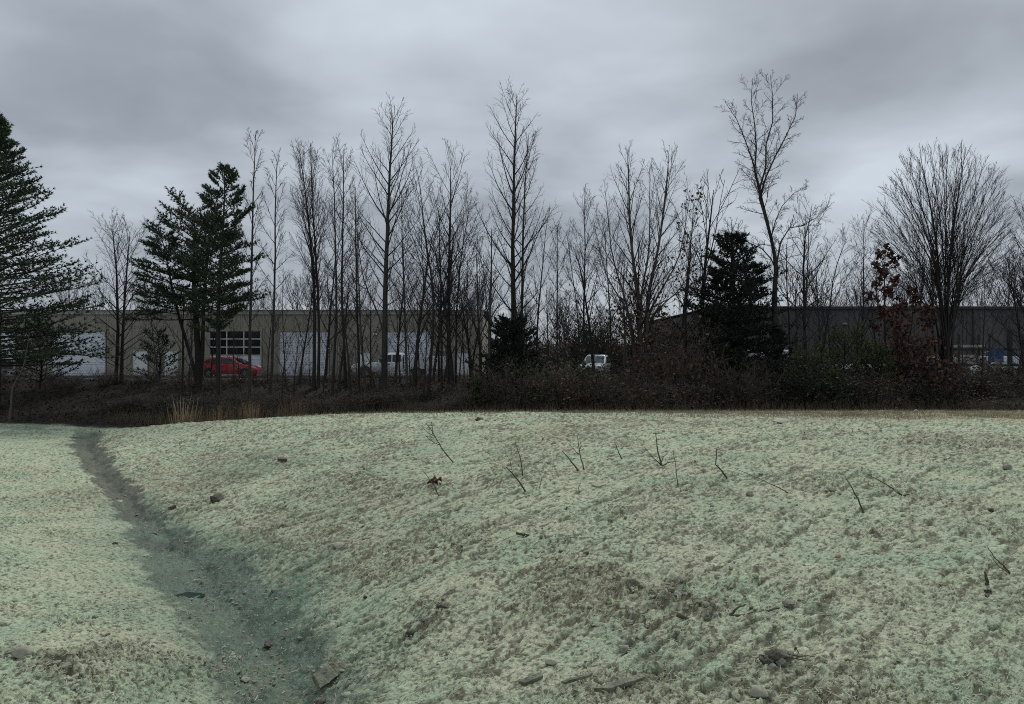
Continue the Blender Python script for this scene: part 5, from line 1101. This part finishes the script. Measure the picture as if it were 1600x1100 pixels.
SK = [((711, 724), [[None, (690, 700), (676, 675), (666, 662)], [(680, 683), (668, 675), (658, 666)], [(686, 695), (672, 688), (664, 680)], [(676, 678), (675, 666), (674, 658)]], .016, 'long forked stick leaning left, highest on the mound'),
      ((818, 746), [[None, (814, 720), (805, 690)]], .014, 'upright stick left of two leaning together'), ((800, 738), [[None, (797, 720), (788, 705)]], .007, 'hair-thin twig just left of the middle upright stick'), ((826, 770), [[None, (808, 748), (790, 729)]], .018, 'thick stick leaning left below the middle upright one'),
      ((907, 735), [[None, (892, 720), (878, 704)]], .018, 'left stick of the leaning pair right of centre'), ((914, 736), [[None, (907, 712), (902, 681)], [(905, 711), (896, 702), (887, 692)], [(906, 702), (908, 695), (906, 688)]], .014, 'forked right stick of the leaning pair right of centre'),
      ((975, 719), [[None, (967, 708), (962, 694)]], .016, 'short curved stick left of the clump of broken stems'), ((1060, 761), [[None, (1057, 738), (1052, 705)]], .009, 'very thin upright twig right of the clump of broken stems'), ((1139, 752), [[None, (1128, 736), (1118, 726), (1120, 700)]], .018, 'kinked stick bent near its middle'),
      ((1240, 769), [[None, (1200, 754), (1148, 732)]], .009, 'long thin twig lying low to the left'), ((1351, 805), [[None, (1341, 780), (1322, 748)]], .014, 'lone thin stick leaning left on the right slope'), ((1405, 768), [[None, (1385, 757), (1360, 744)], [(1400, 765), (1394, 768), (1390, 771)]], .012, 'low slanting twig near the top of the right slope'),
      ((1584, 900), [[None, (1568, 884), (1556, 873), (1543, 854)], [(1580, 898), (1562, 887), (1553, 874), (1547, 866)]], .009, 'double-stemmed thin stick nearest the right edge'), ((1545, 914), [[None, (1541, 905), (1538, 893)]], .022, 'short thick stub left of the double-stemmed stick'), ((687, 776), [[None, (680, 762), (661, 735)]], .013, 'stick stuck through a cluster of red-brown leaves'),
      ((905, 772), [[None, (904, 762), (907, 754)]], .009, 'tiny upright twig below the leaning pair'), ((841, 768), [[None, (844, 757), (847, 745)]], .008, 'tiny twig right of the thick leaning stick'), ((1007, 835), [[None]+[(996, 770)], ] if False else [[None, (985, 826), (965, 818)]], .007, 'thin straw lying across the middle slope')]
for f_, t_, r_, l_ in SK: stick(f_, t_, r_, l_)
stick((1036, 729), [[None, (1028, 705), (1024, 676)], [(1034, 727), (1019, 714), (1006, 697)], [(1036, 728), (1045, 722), (1060, 721)], [(1034, 728), (1026, 720), (1012, 721)], [(1032, 726), (1036, 714), (1044, 708)]], .018, 'clump of broken stems round one upright shoot, right of centre', 'stem_clump', 'stems')
stick((806, 841), [[None, (824, 838), (840, 839), (868, 837)], [(830, 838), (820, 834), (812, 836)]], .02, 'knobbly stick lying flat across the middle of the slope', 'fallen_stick', 'stick')
stick((1058, 970), [[None, (1082, 972), (1118, 969), (1150, 963), (1185, 957), (1218, 950)], [(1118, 969), (1138, 974), (1162, 966), (1190, 960)], [(1060, 972), (1058, 980), (1054, 984)], [(1140, 964), (1150, 952), (1165, 944)]], .024, 'long forked branch lying flat on the lower right slope', 'fallen_branch', 'branch')
stick((620, 957), [[None, (640, 950), (656, 938), (676, 928)]], .008, 'thin pale straw stalk on the lower middle slope', 'straw_stalk', 'straw', 'straw')
stick((315, 676), [[None, (322, 671), (333, 666)]], .02, 'dark stick on the skyline end of the mound, leftmost', 'fallen_stick', 'stick', 'steel')
stick((860, 726), [[None, (845, 730), (826, 727)]] if False else [[None, (838, 723), (850, 716)]], .02, 'pale stick lying near the thick leaning stick', 'fallen_stick', 'stick', 'wood')
stick((924, 765), [[None, (935, 761), (947, 757)]], .024, 'short thick stick lying in a rut below the leaning pair', 'fallen_stick', 'stick', 'wood')
stick((1402, 777), [[None, (1412, 775), (1421, 772)]], .018, 'short dark stick below the low slanting twig', 'fallen_stick', 'stick')
stick((155, 675), [[None, (160, 684), (182, 690)]], .02, 'dark stick lying at the head of the swale', 'fallen_stick', 'stick', 'steel')
# red-brown leaves by the stick
p = gp(678, 762); lr = empty('leaf_cluster', (p.x, p.y, fine_z(p.x, p.y)), 'cluster of curled red-brown leaves round the stick', 'leaves'); rng = random.Random(8)
for (dx, dz, s) in ((-.02, .10, .13), (.10, .06, .12), (.0, .03, .12), (-.07, .02, .10)):
    m = MB(); a_ = rng.uniform(0, 6)
    for i in range(6):
        for j in range(5):
            u = i/5; v = j/4-.5; wd = math.sin(math.pi*min(.97, u*.9+.08))*.8; m.v.append((s*(u-.5)*1.3, s*v*wd, s*(1.6*v*v+.25*math.sin(u*4))))
    for i in range(5):
        for j in range(4): q = i*5+j; m.f.append((q, q+5, q+6, q+1))
    o = m.build('leaf', M['leaf_red'], lr, loc=(dx, 0, dz+.03), smooth=True); o.rotation_euler = (rng.uniform(.4, 1.1), rng.uniform(-.6, .6), a_); md = o.modifiers.new('thick', 'SOLIDIFY'); md.thickness = .003
# planks
def plank(p0, p1, w, h, label, seed, mt='mulched_wood', lift=.04, broken=True, name='wood_plank'):
    a_, b_ = gp(*p0), gp(*p1); L = (b_-a_).length; rng = random.Random(seed); root_loc = (a_+b_)/2
    n = 12; m = MB()
    for i in range(n+1):
        x = -L/2+L*i/n; e = 0
        ww = w*(1+rng.uniform(-.06, .06)); top = h*(1+rng.uniform(-.12, .12)); sk = rng.uniform(-.03, .03) if i in (0, n) else 0
        for yy, zz in ((-ww/2, 0), (ww/2, 0), (ww/2, top), (ww*.1, top*1.08), (-ww/2, top)): m.v.append((x+sk*(yy/w*3), yy, zz))
    for i in range(n):
        for j in range(5): m.f.append((i*5+j, i*5+(j+1) % 5, (i+1)*5+(j+1) % 5, (i+1)*5+j))
    m.f += [(4, 3, 2, 1, 0), tuple(n*5+j for j in range(5))]
    o = m.build(name, M[mt], recalc=True); o.location = (root_loc.x, root_loc.y, fine_z(root_loc.x, root_loc.y)+lift*.4)
    d = (b_-a_); o.rotation_euler = (rng.uniform(-.1, .1), -math.atan2(d.z, math.hypot(d.x, d.y)), math.atan2(d.y, d.x)); return tag(o, label, 'plank')
o = plank((492, 1068), (536, 1036), .15, .04, 'broken mulch-covered board propped at the stream edge', 1, lift=.16); o.rotation_euler[0] = .6
plank((940, 1092), (1005, 1070), .075, .028, 'weathered plank at the bottom edge, right of centre', 2); plank((815, 1073), (845, 1062), .06, .025, 'short weathered plank left of the longer one at the bottom', 3)
plank((880, 1088), (925, 1074), .03, .02, 'thin splintered slat between the two planks at the bottom', 4)
# root lump
p = gp(1212, 1046); rt = empty('root_lump', (p.x, p.y, fine_z(p.x, p.y)), 'dark lump of roots and soil with trailing roots at lower right', 'root lump'); rng = random.Random(12)
def lump_mesh(sx, sy, sz, seed, mt, loc, name):
    import bmesh
    bm = bmesh.new(); bmesh.ops.create_icosphere(bm, subdivisions=3, radius=1.0)
    for v in bm.verts:
        c = v.co; k = 1+rng.uniform(-.10, .10)+.22*math.sin(c.x*5+seed)*math.cos(c.z*6+seed)+.16*math.sin(c.y*11+seed*2)+.1*math.sin(c.x*17+c.z*13); v.co = Vector((c.x*sx*k, c.y*sy*k, c.z*sz*k))
    me = bpy.data.meshes.new(name); bm.to_mesh(me); bm.free(); me.materials.append(M[mt]); me.polygons.foreach_set('use_smooth', [True]*len(me.polygons)); return inst(name, me, rt, loc=loc)
lump_mesh(.08, .06, .046, 1, 'clod_dark', (0, 0, .035), 'soil_lump'); lump_mesh(.06, .05, .036, 3, 'clod', (.085, .03, .035), 'soil_lump'); lump_mesh(.05, .045, .03, 5, 'clod_dark', (-.08, -.03, .015), 'soil_lump'); lump_mesh(.035, .03, .03, 7, 'clod', (.02, -.06, .01), 'soil_lump')
for (a_, b_, c_) in (((.10, 0, .05), (.19, .05, .00), (.30, .0, .035)), ((-.06, 0, .04), (-.13, .02, .06), (-.17, -.03, .01)), ((.12, -.03, .03), (.18, -.07, .03), (.25, -.05, .02)), ((.0, -.05, .03), (.1, -.08, .02), (.16, -.06, .05)), ((.16, .02, .08), (.17, 0, .13), (.19, .02, .04))):
    pts = []
    for k in range(7):
        t = k/6; pts.append(Vector(a_)*(1-t)**2+Vector(b_)*2*t*(1-t)+Vector(c_)*t*t+rdir(rng)*.008)
    m = MB(); m.tube(pts, [.0065-.0006*k for k in range(7)], 6, True); m.build('root', M['stick'], rt, smooth=True)
# puddles
wm = bpy.data.materials.new('puddle_water'); wm.use_nodes = True; pb = wm.node_tree.nodes['Principled BSDF']; pb.inputs['Base Color'].default_value = (.012, .03, .022, 1); pb.inputs['Roughness'].default_value = .12; pb.inputs['Specular IOR Level'].default_value = .35
nz = wm.node_tree.nodes.new('ShaderNodeTexNoise'); nz.inputs['Scale'].default_value = 25; bp_ = wm.node_tree.nodes.new('ShaderNodeBump'); bp_.inputs['Strength'].default_value = .05; wm.node_tree.links.new(nz.outputs['Fac'], bp_.inputs['Height']); wm.node_tree.links.new(bp_.outputs[0], pb.inputs['Normal'])
def puddle(px, py, wpx, hpx, label, seed, dz=.0):
    c = gp(px, py); sx = wpx/F*c.y/2; sy = hpx/F*c.y/2*c.y/(CZ-c.z)
    rng = random.Random(seed); n = 28; pts = []; k = [rng.uniform(-.3, .3) for _ in range(6)]
    xs = c.x+sx*np.cos(np.linspace(0, 6.28, 24)); ys = c.y+sy*np.sin(np.linspace(0, 6.28, 24)); z = float(np.percentile(ground_points(xs, ys)[0], 35))+dz
    for i in range(n):
        a_ = 6.2832*i/n; rr = 1+sum(k[j]*math.sin((j+1)*a_+j)/(1+j*.5) for j in range(6)); pts.append((sx*rr*math.cos(a_), sy*rr*math.sin(a_), 0))
    m = MB(); m.prism(pts, (0, 0, -.05)); o = m.build('water', wm, loc=(c.x, c.y, z), recalc=True); tag(o, label, kind='structure')
puddle(292, 917, 46, 16, 'small dark green puddle in the swale bed', 1, .012)
puddle(478, 1082, 14, 26, 'narrow brown trickle of water beside the board at the bottom of the swale', 2, -.006)
puddle(232, 826, 26, 5, 'thin puddle in the upper swale bed', 3, .0)
